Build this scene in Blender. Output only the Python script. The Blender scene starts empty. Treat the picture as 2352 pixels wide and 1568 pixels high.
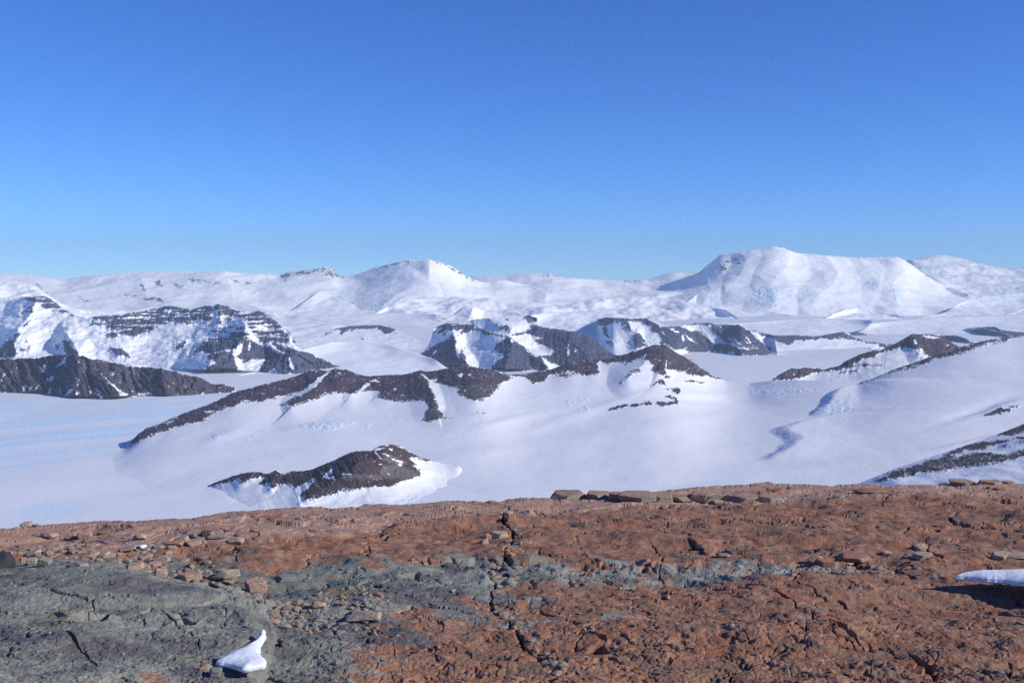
import bpy, math, random
import numpy as np
R = math.radians
# ------------------------------------------------------------------ camera, sky, sun, exposure
W, Hh = 2352.0, 1568.0
F = 2359.0
HOR = 640.0
PITCH = math.atan((Hh / 2 - HOR) / F)
sc = bpy.context.scene
cam_d = bpy.data.cameras.new('camera'); cam = bpy.data.objects.new('camera', cam_d)
sc.collection.objects.link(cam); sc.camera = cam
cam_d.sensor_width = 36; cam_d.lens = 36 * F / W
cam_d.clip_start = 0.1; cam_d.clip_end = 400000
cam.location = (0, 0, 0); cam.rotation_euler = (R(90) - PITCH, 0, 0)
SUN_AZ, SUN_EL = R(106), R(27)
world = bpy.data.worlds.new('World'); sc.world = world; world.use_nodes = True
nt = world.node_tree; nt.nodes.clear()
sky = nt.nodes.new('ShaderNodeTexSky'); sky.sky_type = 'NISHITA'; sky.sun_disc = False
sky.sun_elevation = SUN_EL; sky.sun_rotation = SUN_AZ
sky.altitude = 5000; sky.air_density = 1.0; sky.dust_density = 0.0; sky.ozone_density = 5.0
bg = nt.nodes.new('ShaderNodeBackground'); bg.inputs[1].default_value = 0.110
wo = nt.nodes.new('ShaderNodeOutputWorld')
spl = nt.nodes.new('ShaderNodeSeparateColor'); cmb = nt.nodes.new('ShaderNodeCombineColor'); nt.links.new(sky.outputs[0], spl.inputs[0])
for i_, (g_, k_) in enumerate(((1.38, .40), (1.16, .75), (.92, 1.50))):      # colour balance of the sky light
    pw = nt.nodes.new('ShaderNodeMath'); pw.operation = 'POWER'; pw.inputs[1].default_value = g_; nt.links.new(spl.outputs[i_], pw.inputs[0])
    ml = nt.nodes.new('ShaderNodeMath'); ml.operation = 'MULTIPLY'; ml.inputs[1].default_value = k_; nt.links.new(pw.outputs[0], ml.inputs[0]); nt.links.new(ml.outputs[0], cmb.inputs[i_])
nt.links.new(cmb.outputs[0], bg.inputs[0])
nt.links.new(bg.outputs[0], wo.inputs[0])
sd_ = bpy.data.lights.new('sun', 'SUN'); sd_.energy = 4.2; sd_.angle = R(0.53); sd_.color = (1.0, 0.95, 0.85)
sun = bpy.data.objects.new('sun', sd_); sc.collection.objects.link(sun)
sun.rotation_euler = (R(90) - SUN_EL, 0, math.pi - SUN_AZ)
sc.view_settings.view_transform = 'Standard'; sc.view_settings.look = 'None'
sc.view_settings.exposure = 0.28; sc.view_settings.gamma = 1
sc.cycles.max_bounces = 5; sc.cycles.diffuse_bounces = 3; sc.cycles.volume_bounces = 0
sc.cycles.volume_max_steps = 16; sc.cycles.use_denoising = False; sc.cycles.use_adaptive_sampling = False

# ------------------------------------------------------------------ picture <-> place
cp, sp = math.cos(PITCH), math.sin(PITCH)
def ray(px, py):
    """direction through a point of the view, scaled so that y (forward) = 1"""
    px = np.asarray(px, float); py = np.asarray(py, float)
    u = (px - W / 2) / F; v = (Hh / 2 - py) / F
    dy = cp + v * sp; dz = -sp + v * cp
    return u / dy, dz / dy
def proj(X, Y, Z):
    d = Y * cp - Z * sp
    v = Y * sp + Z * cp
    d = np.maximum(d, 1e-3)
    return W / 2 + F * X / d, Hh / 2 - F * v / d
VW = dict(V1=(0, 1150, .34014), V2=(700, 1150, .34014), V3=(1600, 1230, .34014), V4=(2300, 1230, .34014),
          V5=(3000, 1280, .46599), V6=(500, 1400, .34014), V7=(1200, 1400, .34014), V8=(2000, 1350, .38265),
          N1=(760, 1740, .46769), N2=(3000, 1500, .46599), W1=(0, 960, .59524), W2=(1300, 960, .59524),
          W3=(2600, 960, .63605), W4=(0, 1300, .59524), W5=(1300, 1300, .59524), W6=(2600, 1300, .63605),
          G1=(0, 1980, .47893), G2=(900, 1980, .47893), G3=(1800, 1880, .47893), G4=(2700, 1880, .38259),
          G5=(3296, 1880, .38259), G6=(2700, 2231, .59354), G7=(0, 2030, .22109), G8=(480, 2060, .22109),
          G9=(800, 2240, .34014), D=(0, 0, 1 / .57422))
def P(view, s):
    ox, oy, k = VW[view]
    a = np.array([[float(t) for t in p.split(',')] for p in s.split()])
    return np.stack([(ox + a[:, 0] * k), (oy + a[:, 1] * k)], 1) * .57422
def cat(*a): 
    a = np.concatenate(a); return a[np.argsort(a[:, 0], kind='stable')]

# ------------------------------------------------------------------ noise
def _h(ix, iy, seed):
    ix = ix.astype(np.int64).astype(np.uint32); iy = iy.astype(np.int64).astype(np.uint32)
    h = ix * np.uint32(374761393) + iy * np.uint32(668265263) + np.uint32(seed * 2246822519 & 0xffffffff)
    h = (h ^ (h >> np.uint32(13))) * np.uint32(1274126177)
    h = h ^ (h >> np.uint32(16))
    return h
def gn(x, y, seed=0):
    x0 = np.floor(x); y0 = np.floor(y); fx = x - x0; fy = y - y0
    u = fx * fx * fx * (fx * (fx * 6 - 15) + 10); v = fy * fy * fy * (fy * (fy * 6 - 15) + 10)
    def g(dx, dy):
        a = (_h(x0 + dx, y0 + dy, seed) & np.uint32(1023)).astype(float) * (2 * math.pi / 1024)
        return np.cos(a) * (fx - dx) + np.sin(a) * (fy - dy)
    a = g(0, 0); b = g(1, 0); c = g(0, 1); d = g(1, 1)
    return 1.5 * ((a + (b - a) * u) * (1 - v) + (c + (d - c) * u) * v)
def fbm(x, y, o=4, seed=0, g=.5):
    s = 0; a = 1.; f = 1.
    for i in range(o):
        s = s + a * gn(x * f + 17.3 * i, y * f - 9.1 * i, seed + i); a *= g; f *= 2.03
    return s
def ridg(x, y, o=4, seed=0, g=.5):
    s = 0; a = 1.; f = 1.; t = 0
    for i in range(o):
        s = s + a * (1 - 2 * np.abs(gn(x * f + 11.7 * i, y * f + 5.3 * i, seed + i))); t += a; a *= g; f *= 2.1
    return s / t
def vor(x, y, seed=0):
    """distance to nearest and second nearest cell point, and the cell's random value"""
    x0 = np.floor(x); y0 = np.floor(y)
    d1 = np.full(x.shape, 9.); d2 = np.full(x.shape, 9.); c = np.zeros(x.shape)
    for i in (-1, 0, 1):
        for j in (-1, 0, 1):
            h = _h(x0 + i, y0 + j, seed)
            rx = (h & np.uint32(1023)).astype(float) / 1024; ry = ((h >> np.uint32(10)) & np.uint32(1023)).astype(float) / 1024
            rv = ((h >> np.uint32(20)) & np.uint32(1023)).astype(float) / 1024
            d = np.hypot(x0 + i + rx - x, y0 + j + ry - y)
            m = d < d1
            d2 = np.where(m, d1, np.minimum(d2, d)); c = np.where(m, rv, c); d1 = np.where(m, d, d1)
    return d1, d2, c
def ss(a, b, x):
    t = np.clip((x - a) / (b - a), 0, 1); return t * t * (3 - 2 * t)

def seg_d(px, py, pts, closed=False):
    """distance to a polyline, and inside flag when closed"""
    n = len(pts); best = np.full(px.shape, 1e18); ins = np.zeros(px.shape, bool); tt = np.zeros(px.shape)
    m = n if closed else n - 1
    for i in range(m):
        ax, ay = pts[i]; bx, by = pts[(i + 1) % n]
        ex, ey = bx - ax, by - ay; L = ex * ex + ey * ey + 1e-9
        t = np.clip(((px - ax) * ex + (py - ay) * ey) / L, 0, 1)
        d = (px - ax - t * ex) ** 2 + (py - ay - t * ey) ** 2
        k = d < best; best = np.where(k, d, best); tt = np.where(k, (i + t) / m, tt)
        if closed:
            if abs(ey) > 1e-9:
                c = ((ay > py) != (by > py)) & (px < ex * (py - ay) / ey + ax)
                ins ^= c
    return np.sqrt(best), (ins if closed else tt)
def sdist(px, py, poly, pad=50):
    """signed distance, positive inside, only worked out near the polygon"""
    out = np.full(px.shape, -pad - 10.0)
    x0, y0 = poly.min(0) - pad; x1, y1 = poly.max(0) + pad
    k = (px > x0) & (px < x1) & (py > y0) & (py < y1)
    if k.any():
        d, i = seg_d(px[k], py[k], poly, True)
        out[k] = np.where(i, d, -d)
    return out

# ------------------------------------------------------------------ materials
class NT:
    def __init__(s, name):
        s.m = bpy.data.materials.new(name); s.m.use_nodes = True; s.t = s.m.node_tree; s.t.nodes.clear()
        s.out = s.n('ShaderNodeOutputMaterial'); s.b = s.n('ShaderNodeBsdfPrincipled'); s.l(s.b.outputs[0], s.out.inputs[0])
    def n(s, t, **k):
        n = s.t.nodes.new(t)
        for a, v in k.items(): setattr(n, a, v)
        return n
    def l(s, a, b): s.t.links.new(a, b)
    def put(s, sock, v):
        if hasattr(v, 'links') or isinstance(v, bpy.types.NodeSocket): s.l(v, sock)
        else: sock.default_value = v
    def attr(s, name): return s.n('ShaderNodeAttribute', attribute_name=name)
    def math(s, op, a, b=0., c=0.):
        n = s.n('ShaderNodeMath', operation=op); s.put(n.inputs[0], a); s.put(n.inputs[1], b); s.put(n.inputs[2], c); return n.outputs[0]
    def mr(s, v, a, b, c=0., d=1., smooth=True):
        n = s.n('ShaderNodeMapRange', interpolation_type='SMOOTHSTEP' if smooth else 'LINEAR')
        s.put(n.inputs[0], v)
        for i, q in enumerate((a, b, c, d)): n.inputs[i + 1].default_value = q
        return n.outputs[0]
    def mix(s, f, a, b):
        n = s.n('ShaderNodeMix', data_type='RGBA'); s.put(n.inputs[0], f); s.put(n.inputs[6], a); s.put(n.inputs[7], b); return n.outputs[2]
    def coord(s, scale=(1, 1, 1), rot=(0, 0, 0)):
        tc = s.n('ShaderNodeTexCoord'); mp = s.n('ShaderNodeMapping'); mp.inputs[3].default_value = scale; mp.inputs[2].default_value = rot
        s.l(tc.outputs['Object'], mp.inputs[0]); return mp.outputs[0]
    def noise(s, co, scale, detail=4, rough=.55, dist=0.):
        n = s.n('ShaderNodeTexNoise'); s.l(co, n.inputs['Vector']); n.inputs['Scale'].default_value = scale
        n.inputs['Detail'].default_value = detail; n.inputs['Roughness'].default_value = rough; n.inputs['Distortion'].default_value = dist
        return n.outputs[0]
    def bump(s, h, dist, strength=1., prev=None):
        n = s.n('ShaderNodeBump'); s.l(h, n.inputs['Height']); n.inputs['Distance'].default_value = dist; n.inputs['Strength'].default_value = strength
        if prev is not None: s.l(prev, n.inputs['Normal'])
        return n.outputs[0]
def col(r, g, b): return (r, g, b, 1)
SNOW = col(.76, .775, .81)
def terrain_mat(name, L, rockA=(.040, .028, .034), rockB=(.074, .050, .053), rockC=(.10, .093, .10), bump=1., iceb=.7, snowb=.05, snow=SNOW, rkf=.86):
    """snow and bare rock; L is the size in metres of the small patches"""
    t = NT(name)
    co = t.coord(); cs = t.coord((1, 1, 2.6))
    rk = t.attr('rock').outputs['Fac']; ic = t.attr('ice').outputs['Fac']; gr = t.attr('grey').outputs['Fac']
    n1 = t.noise(cs, 1 / L, 5, .62); n2 = t.noise(cs, 1 / (L * 5), 3, .5)
    w = t.math('ADD', t.math('MULTIPLY', t.math('SUBTRACT', n1, .5), 2.6), t.math('MULTIPLY', t.math('SUBTRACT', n2, .5), .9))
    w = t.math('MULTIPLY', w, t.math('MULTIPLY', t.mr(rk, .02, .35), t.mr(rk, .75, 1., 1., .82)))
    m = t.mr(t.math('ADD', t.math('MULTIPLY', rk, rkf), w), .46, .54)
    n3 = t.noise(cs, 1 / (L * 2.2), 5, .65)
    rc = t.mix(t.mr(n3, .3, .72), col(*rockA), col(*rockB))
    zb = t.noise(t.coord((.08, .08, 1.6)), 1 / (L * 3.), 3, .5)
    rc = t.mix(t.math('MULTIPLY', t.mr(zb, .5, .62), .35), rc, col(*[c * .55 for c in rockC]))
    rc = t.mix(t.math('MULTIPLY', gr, .85), rc, col(*rockC))
    n4 = t.noise(co, 1 / (L * 8), 3, .5)
    snow = t.mix(t.mr(n4, .35, .7), snow, col(*[c * .985 for c in snow[:3]]))
    snow = t.mix(ic, snow, col(.54, .76, .92))
    t.l(t.mix(m, snow, rc), t.b.inputs['Base Color'])
    t.put(t.b.inputs['Roughness'], t.math('ADD', t.math('MULTIPLY', m, .3), .6))
    t.b.inputs['Specular IOR Level'].default_value = .18
    b1 = t.noise(co, 1 / (L * .9), 6, .65)
    h = t.math('MULTIPLY', b1, t.math('ADD', t.math('MULTIPLY', m, .9), t.math('ADD', snowb, t.math('MULTIPLY', ic, iceb))))
    t.l(t.bump(h, L * .8 * bump), t.b.inputs['Normal'])
    return t.m

def link_mesh(name, V, quads, mats, attrs=None, smooth=True, kind=None, tris=None):
    me = bpy.data.meshes.new(name)
    V = np.ascontiguousarray(V, np.float32)
    k = quads.shape[1]
    me.vertices.add(len(V)); me.vertices.foreach_set('co', V.ravel())
    me.loops.add(quads.size); me.loops.foreach_set('vertex_index', quads.astype(np.int32).ravel())
    me.polygons.add(len(quads)); me.polygons.foreach_set('loop_start', np.arange(0, quads.size, k, dtype=np.int32))
    me.update(calc_edges=True); me.validate()
    me.polygons.foreach_set('use_smooth', np.full(len(me.polygons), smooth))
    for a, v in (attrs or {}).items():
        at = me.attributes.new(a, 'FLOAT', 'POINT'); at.data.foreach_set('value', np.ascontiguousarray(v, np.float32).ravel())
    me.materials.append(mats)
    o = bpy.data.objects.new(name, me); sc.collection.objects.link(o)
    if kind: o['kind'] = kind
    return o
def grid_quads(nr, nc):
    i = np.arange(nr - 1)[:, None] * nc + np.arange(nc - 1)[None]
    return np.stack([i, i + 1, i + 1 + nc, i + nc], -1).reshape(-1, 4)

ICE = -1000.0
def gsm(v, w):
    n = max(int(w * 3), 1); k = np.exp(-.5 * (np.arange(-n, n + 1) / max(w, 1e-3)) ** 2); k /= k.sum()
    lo = 2 * v[0] - v[1:n + 1][::-1] if len(v) > n else np.full(n, v[0]); hi = 2 * v[-1] - v[-n - 1:-1][::-1] if len(v) > n else np.full(n, v[-1])
    if len(lo) < n: lo = np.full(n, v[0]); hi = np.full(n, v[-1])
    return np.convolve(np.concatenate([lo, v, hi]), k, 'valid')
def line_y(line, x): return np.interp(x, line[:, 0], line[:, 1])
def ext(line, L=0, Rr=0, dl=0, dr=0):
    a = line
    if L: a = np.vstack([[a[0, 0] - L, a[0, 1] + dl], a])
    if Rr: a = np.vstack([a, [a[-1, 0] + Rr, a[-1, 1] + dr]])
    return a
def sheet(name, crest, foot, mat, s=.3, crestY=None, footY=None, footZ=ICE, dx=2., rows=150, p=1.25, rocks=(), snows=(), spurs=(),
          ices=(), greys=(), relief=(), rough=0., jag=1.2, back=.6, base_drop=60, bumps=(), strata=0., scarps=(), lam=200., gull=None, gsnow=.4, backrows=10, smooth=True, rockrough=1., seed=1, csm=45., top=.72, jagx=None):
    """One landform: foot and crest lines stand at their own distances; the slope between gets relief, the far side falls away."""
    x0, x1 = crest[0, 0], crest[-1, 0]
    nc = int((x1 - x0) / dx) + 1
    px = np.linspace(x0, x1, nc)
    cy = line_y(crest, px); fy = np.maximum(line_y(foot, px), cy + 1)
    jg = jag if jagx is None else jag * np.interp(px, *jagx)
    cyr = cy + jg * (fbm(px / 9., px * 0 + seed, 4, 5) * ss(0, 12, fy - cy))
    cym = gsm(cyr, 9 / dx); cy = np.minimum(gsm(cy, csm / dx), fy - 1); fy = np.maximum(gsm(fy, min(csm, 20) / dx), cyr + 1)
    uc, ac = ray(px, cy); uf, af = ray(px, fy); ucr, acr = ray(px, cyr); ucm, acm = ray(px, cym)
    if footY is None: Yf = footZ / af
    else: Yf = gsm(np.interp(px, footY[:, 0], footY[:, 1]), 40 / dx)
    zf = af * Yf
    if crestY is None:
        Yc = (zf * -1 + s * Yf) / (-ac + s)
        Yc = np.maximum(Yc, Yf + 30)
    else: Yc = gsm(np.interp(px, crestY[:, 0], crestY[:, 1]), 40 / dx)
    zc = ac * Yc
    t = np.linspace(0, 1, rows)[:, None]
    # sample rows evenly in the view height between foot and crest
    r = Yf + (Yc - Yf) * t
    z = zf + (zc - zf) * t ** p
    U = uf[None] + (uc - uf)[None] * t
    X = U * r; Y = r.copy(); Z = z.copy()
    Z = Z + ss(top, 1, t) * (acm * Yc - zc)[None] + ss(.955, 1, t) * ((acr - acm) * Yc)[None]
    zc = acr * Yc
    # relief
    kp = np.zeros(X.shape); qx, qy = proj(X, Y, Z)
    if gull is not None:
        for rp in rocks:
            poly = rp[0] if isinstance(rp, tuple) else rp
            kp = np.maximum(kp, ss(-14, 6, sdist(qx, qy, poly)))
    env = ss(0, .06, t) * ss(0, .10, 1 - t)
    env2 = ss(0, .03, 1 - t) * ss(0, .03, t)
    qx, qy = proj(X, Y, Z)
    L = lam
    D = np.zeros(X.shape)
    for (amp, l, kind, sd) in relief:
        a = X / l; b = (Y * .7 + Z * 1.5) / l
        if kind == 'r': D += amp * ridg(a, b, 4, sd) * env
        else: D += amp * fbm(a, b, 4, sd) * env
    if gull is not None:
        amp, l, shear, st = gull
        c = (qx + shear * (qy - fy[None])) / l
        c = c + .5 * fbm(qx / l * .5, qy / l * .35, 2, seed + 9)
        GG = ridg(c, t * st + 0 * c, 4, seed + 3, .55)
        D += amp * GG * env * (.12 + .88 * kp)
    DS = np.zeros(X.shape)
    for (pts, amp, wL, wR) in spurs:
        d, tt = seg_d(qx, qy, pts)
        # side of the line
        j = np.clip((tt * (len(pts) - 1)).astype(int), 0, len(pts) - 2)
        A = pts[j]; B = pts[j + 1]
        side = (B[..., 0] - A[..., 0]) * (qy - A[..., 1]) - (B[..., 1] - A[..., 1]) * (qx - A[..., 0])
        lft = (side > 0) if pts[-1, 1] > pts[0, 1] else (side < 0)   # left side on the picture
        w = np.where(lft, wL, wR)
        DS = np.maximum(DS, amp * np.clip(1 - d / w, 0, 1) ** 1.15 * ss(0, .03, t) * ss(0, .12, 1 - t))
    for (bx, by, rx, ry, ang, amp) in bumps:
        ca, sa = math.cos(R(ang)), math.sin(R(ang))
        ex = ((qx - bx) * ca + (qy - by) * sa) / rx; ey = (-(qx - bx) * sa + (qy - by) * ca) / ry
        D += amp * np.exp(-(ex * ex + ey * ey))
    for (pts, A_, w_, L_, e_) in scarps:
        pts = np.stack([gsm(np.interp(np.linspace(pts[0, 1], pts[-1, 1], 80), pts[:, 1], pts[:, 0]), 4), np.linspace(pts[0, 1], pts[-1, 1], 80)], 1)
        ds = qx - np.interp(qy + 2 * fbm(qx / 40, qy / 14, 3, 78), pts[:, 1], pts[:, 0]) + 3. * fbm(qx / 30, qy / 12, 3, 77)
        D += A_ * ss(-w_ * .3, w_, ds) * np.exp(-np.maximum(ds, 0) / L_) * ss(pts[0, 1] - e_ * .3, pts[0, 1] + e_, qy) * ss(pts[-1, 1] + e_ * .5, pts[-1, 1] - e_, qy)
    sl = (zc - zf) / np.maximum(Yc - Yf, 1); nn = np.sqrt(1 + sl * sl)
    Y -= D * (sl / nn)[None]; Z += D * (1 / nn)[None]
    sc_ = 1 - 1.7 * DS / Y; X *= sc_; Y *= sc_; Z += 0.22 * DS * 1.0 - (1 - sc_) * 0
    qx, qy = proj(X, Y, Z)
    # rock and ice cover, laid out on the ground
    k = np.zeros(X.shape); ns = fbm(qx / 5., qy / 2.5, 3, seed + 40) * 2.4 + fbm(qx / 19., qy / 9., 3, seed + 45) * 3.4
    for rp in rocks:
        poly, soft, deep = (tuple(rp) + (3., 1.))[:3] if isinstance(rp, tuple) else (rp, 3., 1.)
        sdv = sdist(qx, qy, poly) + ns
        k = np.maximum(k, np.clip(.5 + sdv / (2 * soft), 0, 1) * deep)
    if strata:
        zz = Z / strata + .9 * fbm(X / 1100., Z / 160, 4, seed + 70)
        band = .7 * np.sin(zz * 2 * math.pi) + .5 * np.sin(zz * 4.4 + 1) + 1.3 * fbm(X / 260., Z / (strata * .6), 3, seed + 71)
        k = k * (1 - .72 * ss(.05, .6, band) * ss(800, 765, qy))
    if gull is not None:
        k = k * (1 - gsnow * ss(.05, -.4, GG) * ss(-.25, .25, fbm(qx / 18, qy / 9, 3, seed + 81)))
    for rp in snows:
        poly, soft = rp if isinstance(rp, tuple) else (rp, 1.5)
        sdv = sdist(qx, qy, poly) + ns * .5
        k = np.minimum(k, 1 - np.clip(.5 + sdv / (2 * soft), 0, 1))
    ice = np.zeros(X.shape)
    for (poly, st) in ices:
        sdv = sdist(qx, qy, poly)
        ice = np.maximum(ice, ss(-6, 14, sdv + 8 * fbm(qx / 14., qy / 7., 3, 91)) * st)
    gy = np.zeros(X.shape)
    for poly in greys: gy = np.maximum(gy, ss(-3, 4, sdist(qx, qy, poly) + ns))
    px_m = Y / F                       # metres per picture unit here
    rr = ridg(X / (px_m * 26), (Y * .8 + Z * 2) / (px_m * 26), 4, seed + 20) * px_m * 3.2 * rockrough
    ci = ridg(X / (px_m * 10), (Y * .5 + Z * 2) / (px_m * 12), 3, seed + 30) * px_m * 3.2
    D2 = (rr * ss(.2, .8, k) + ci * ice) * env2
    if rough: D2 = D2 + rough * fbm(X / lam, (Y + Z) / lam, 4, seed + 60) * env2
    Y -= D2 * .6; Z += D2 * .6
    # far side of the landform
    bl = np.linspace(0, 1, backrows + 1)[1:, None]
    depth = np.maximum(zc - (footZ - base_drop), 50) / back
    Xb = X[-1][None] * (1 + bl * depth / Yc); Yb = Y[-1][None] + bl * depth
    Zb = Z[-1][None] + (footZ - base_drop - Z[-1][None]) * bl ** .9
    Xf = X[:1]; Yf_ = Y[:1] - 150 * Y[:1] / 10000; Zf = Z[:1] - 60
    rep = lambda a, n, v: np.vstack([np.zeros((1, nc)) + v, a, np.repeat(a[-1:], n, 0)])
    V = np.stack([np.vstack([Xf, X, Xb]), np.vstack([Yf_, Y, Yb]), np.vstack([Zf, Z, Zb])], -1).reshape(-1, 3)
    nr = rows + 1 + backrows
    return link_mesh(name, V, grid_quads(nr, nc), mat, dict(rock=rep(k, backrows, 0).ravel(), ice=rep(ice, backrows, 0).ravel(), grey=rep(gy, backrows, 0).ravel()), kind='structure')

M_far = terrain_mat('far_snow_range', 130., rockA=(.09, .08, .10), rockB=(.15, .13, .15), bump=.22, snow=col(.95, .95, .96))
M_mid = terrain_mat('mid_mountains', 34., rkf=.93, snow=col(.90, .91, .93), rockA=(.066, .078, .135), rockB=(.120, .126, .185), rockC=(.13, .135, .18))  # rock colours lightened and blued: part of the distance haze is painted in
M_dark = terrain_mat('dark_ridge_rock', 26., rockA=(.058, .050, .080), rockB=(.108, .084, .112))
M_ridge = terrain_mat('ridge_rock_snow', 17., rockA=(.055, .040, .062), rockB=(.102, .073, .098))
M_near = terrain_mat('near_nunatak', 11., rockA=(.050, .031, .038), rockB=(.092, .058, .060), rockC=(.14, .125, .125))

# ------------------------------------------------------------------ glacier plain, one sheet to the horizon
def glacier():
    px = np.linspace(-1600, 3950, 1100)
    py = np.concatenate([np.geomspace(3200, 1260, 30)[:-1], np.linspace(1260, 700, 330)[:-1], HOR + np.geomspace(60, 9, 90)])
    PX, PY = np.meshgrid(px, py)
    u, a = ray(PX, PY)
    Y = ICE / a; X = u * Y
    px_m = Y / F
    Z = np.full(X.shape, ICE)
    # smooth swells, longer ones farther away
    far = ss(9000, 20000, Y)
    Z += 9 * fbm(X / 1500., Y / 1800., 3, 3) * ss(1500, 4500, Y)
    Z += 55 * far * fbm(X / 5000., Y / 4500., 3, 4)
    # flow stripes of the glacier on the left
    ang = R(52)
    s = (X * math.cos(ang) - Y * math.sin(ang)); w = (X * math.sin(ang) + Y * math.cos(ang))
    st = fbm(s / 260. + .6 * fbm(w / 5000., s / 3000., 2, 8), w / 6000., 4, 6)
    reg = sdist(PX, PY, P('D', '-400,935 0,930 150,925 300,918 480,905 540,912 560,930 300,1030 200,1045 60,1075 0,1085 -400,1160'))
    blue = ss(-25, 15, reg + 10 * st)
    Z += st * 5 * blue
    ice = blue * np.clip(.34 + .55 * st, 0, .7)
    for (poly, k) in ((P('W4', '60,1240 200,1190 420,1150 620,1200 480,1300 150,1300'), .35), (P('D', '1240,760 1330,745 1400,770 1380,800 1260,790'), .2),
                      (P('W3', '570,455 700,455 780,490 640,495'), .5), (P('W3', '2100,400 2352,345 2352,400 2160,412'), .5)):
        ice = np.maximum(ice, k * ss(-8, 12, sdist(PX, PY, poly) + 6 * fbm(PX / 12, PY / 5, 3, 77)))
    V = np.stack([X, Y, Z], -1).reshape(-1, 3)
    return link_mesh('ice_plain', V, grid_quads(*X.shape)[:, ::-1], M_ice, dict(rock=np.zeros(X.size), ice=ice.ravel(), grey=np.zeros(X.size)), kind='structure')
M_ice = terrain_mat('glacier_snow', 60., bump=.5, iceb=.25)
glacier()

# ------------------------------------------------------------------ far range on the skyline
sky_line = cat(P('W1', '0,225 200,235 440,265 560,240 800,222 1000,212 1200,210 1500,215 1800,225 1880,235 1950,210 2050,203 2120,196 2180,182 2250,205 2350,245'),
               P('W2', '80,248 170,250 250,225 340,195 440,160 560,133 640,135 690,125 780,150 860,185 950,245 1050,285 1200,275 1320,300 1430,285 1560,268 1650,253 1850,268 2000,272 2100,274'),
               P('W3', '-60,246 0,262 100,255 190,245 300,210 440,92 600,65 780,45 818,55 835,42 860,62 900,78 1060,92 1300,112 1430,110 1550,105 1600,126 1660,166 1730,218 1800,262 1900,305 2000,340 2150,395 2300,450 2500,480'))
def S(**k): return k
back_line = cat(P('W2', '900,280 1000,245 1080,238 1200,240 1330,222 1500,222 1600,250 1750,300'))
sheet('distant_snow_ridge', back_line, P('D', '1000,690 1400,690'), M_far, s=.06, footY=np.array([[1000, 46000], [1400, 46000]]), footZ=-900, crestY=np.array([[1000, 52000], [1400, 52000.]]), rows=50,
      rocks=[(P('W2', '1430,238 1500,228 1590,245 1500,242'), 3., .7)], relief=[(120, 3000, 'f', 3)], jag=.8)
sheet('far_left_peak', P('W3', '-110,262 0,245 100,210 160,200 240,205 300,200'), P('D', '1450,690 1610,690'), M_far, s=.06, footY=np.array([[1400, 44000.], [1620, 44000]]),
      crestY=np.array([[1400, 50000.], [1620, 50000]]), rows=40, relief=[(150, 3000, 'r', 3)], jag=.6)
sheet('far_right_dome', P('W3', '1560,150 1600,130 1700,110 1750,98 1840,92 1950,112 2080,155 2200,170 2260,180 2352,172 2700,150'), P('D', '2060,700 2500,700'), M_far, s=.08,
      footY=np.array([[2000, 36000.], [2600, 36000]]), crestY=np.array([[2000, 47000.], [2600, 47000]]), rows=90, relief=[(240, 4200, 'r', 13), (90, 1300, 'f', 15)], jag=.8,
      ices=[(P('W3', '1700,230 1860,210 1900,250 1750,260'), .4)], spurs=[(P('W3', '1560,110 1650,170 1800,260'), 260, 90, 60)])
far_foot = P('D', '-600,728 2900,728')
far_rocks = [(P('W1', '1880,238 1960,210 2050,203 2120,198 2180,182 2260,210 2350,248 2250,250 2200,215 2120,212 2040,235 1960,228 1920,270'), 3., .72),
             (P('W1', '1030,275 1070,270 1105,315 1060,310'), 3., .75), (P('W1', '940,290 975,300 985,345 960,352'), 3., .75),
             (P('W1', '1165,290 1260,295 1250,325 1190,330'), 4., .7), (P('W1', '1260,255 1500,285 1490,300 1300,280'), 4., .62),
             (P('W1', '1545,255 1600,270 1630,300 1580,285'), 3., .66), (P('W1', '1640,262 1690,290 1660,300'), 3., .6), (P('W1', '1790,255 1830,270 1800,282'), 3., .6),
             (P('W1', '450,340 540,375 600,415 575,420 510,370'), 3., .6), (P('W1', '240,295 260,300 315,355 290,350'), 3., .62), (P('W1', '960,385 1080,385 1100,415 1040,405 980,410'), 3., .66),
             (P('W1', '840,365 950,370 940,382 850,380'), 3., .6),
             (P('W2', '340,195 380,180 440,160 560,133 575,165 540,150 450,172 360,203'), 2.5, .62), (P('W2', '0,200 60,230 100,262 60,258 30,235 0,245'), 3., .62),
             (P('W2', '680,128 780,152 870,195 950,250 1010,275 960,262 880,210 770,165'), 2.5, .62), (P('W2', '2000,274 2100,276 2090,292 2020,292'), 3., .6),
             (P('W3', '60,255 300,210 390,160 380,190 300,220 120,258'), 2.5, .5), (P('W3', '430,150 500,125 560,105 580,150 545,150 520,130 470,150 490,190 455,225 435,200'), 3., .62)]
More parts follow.
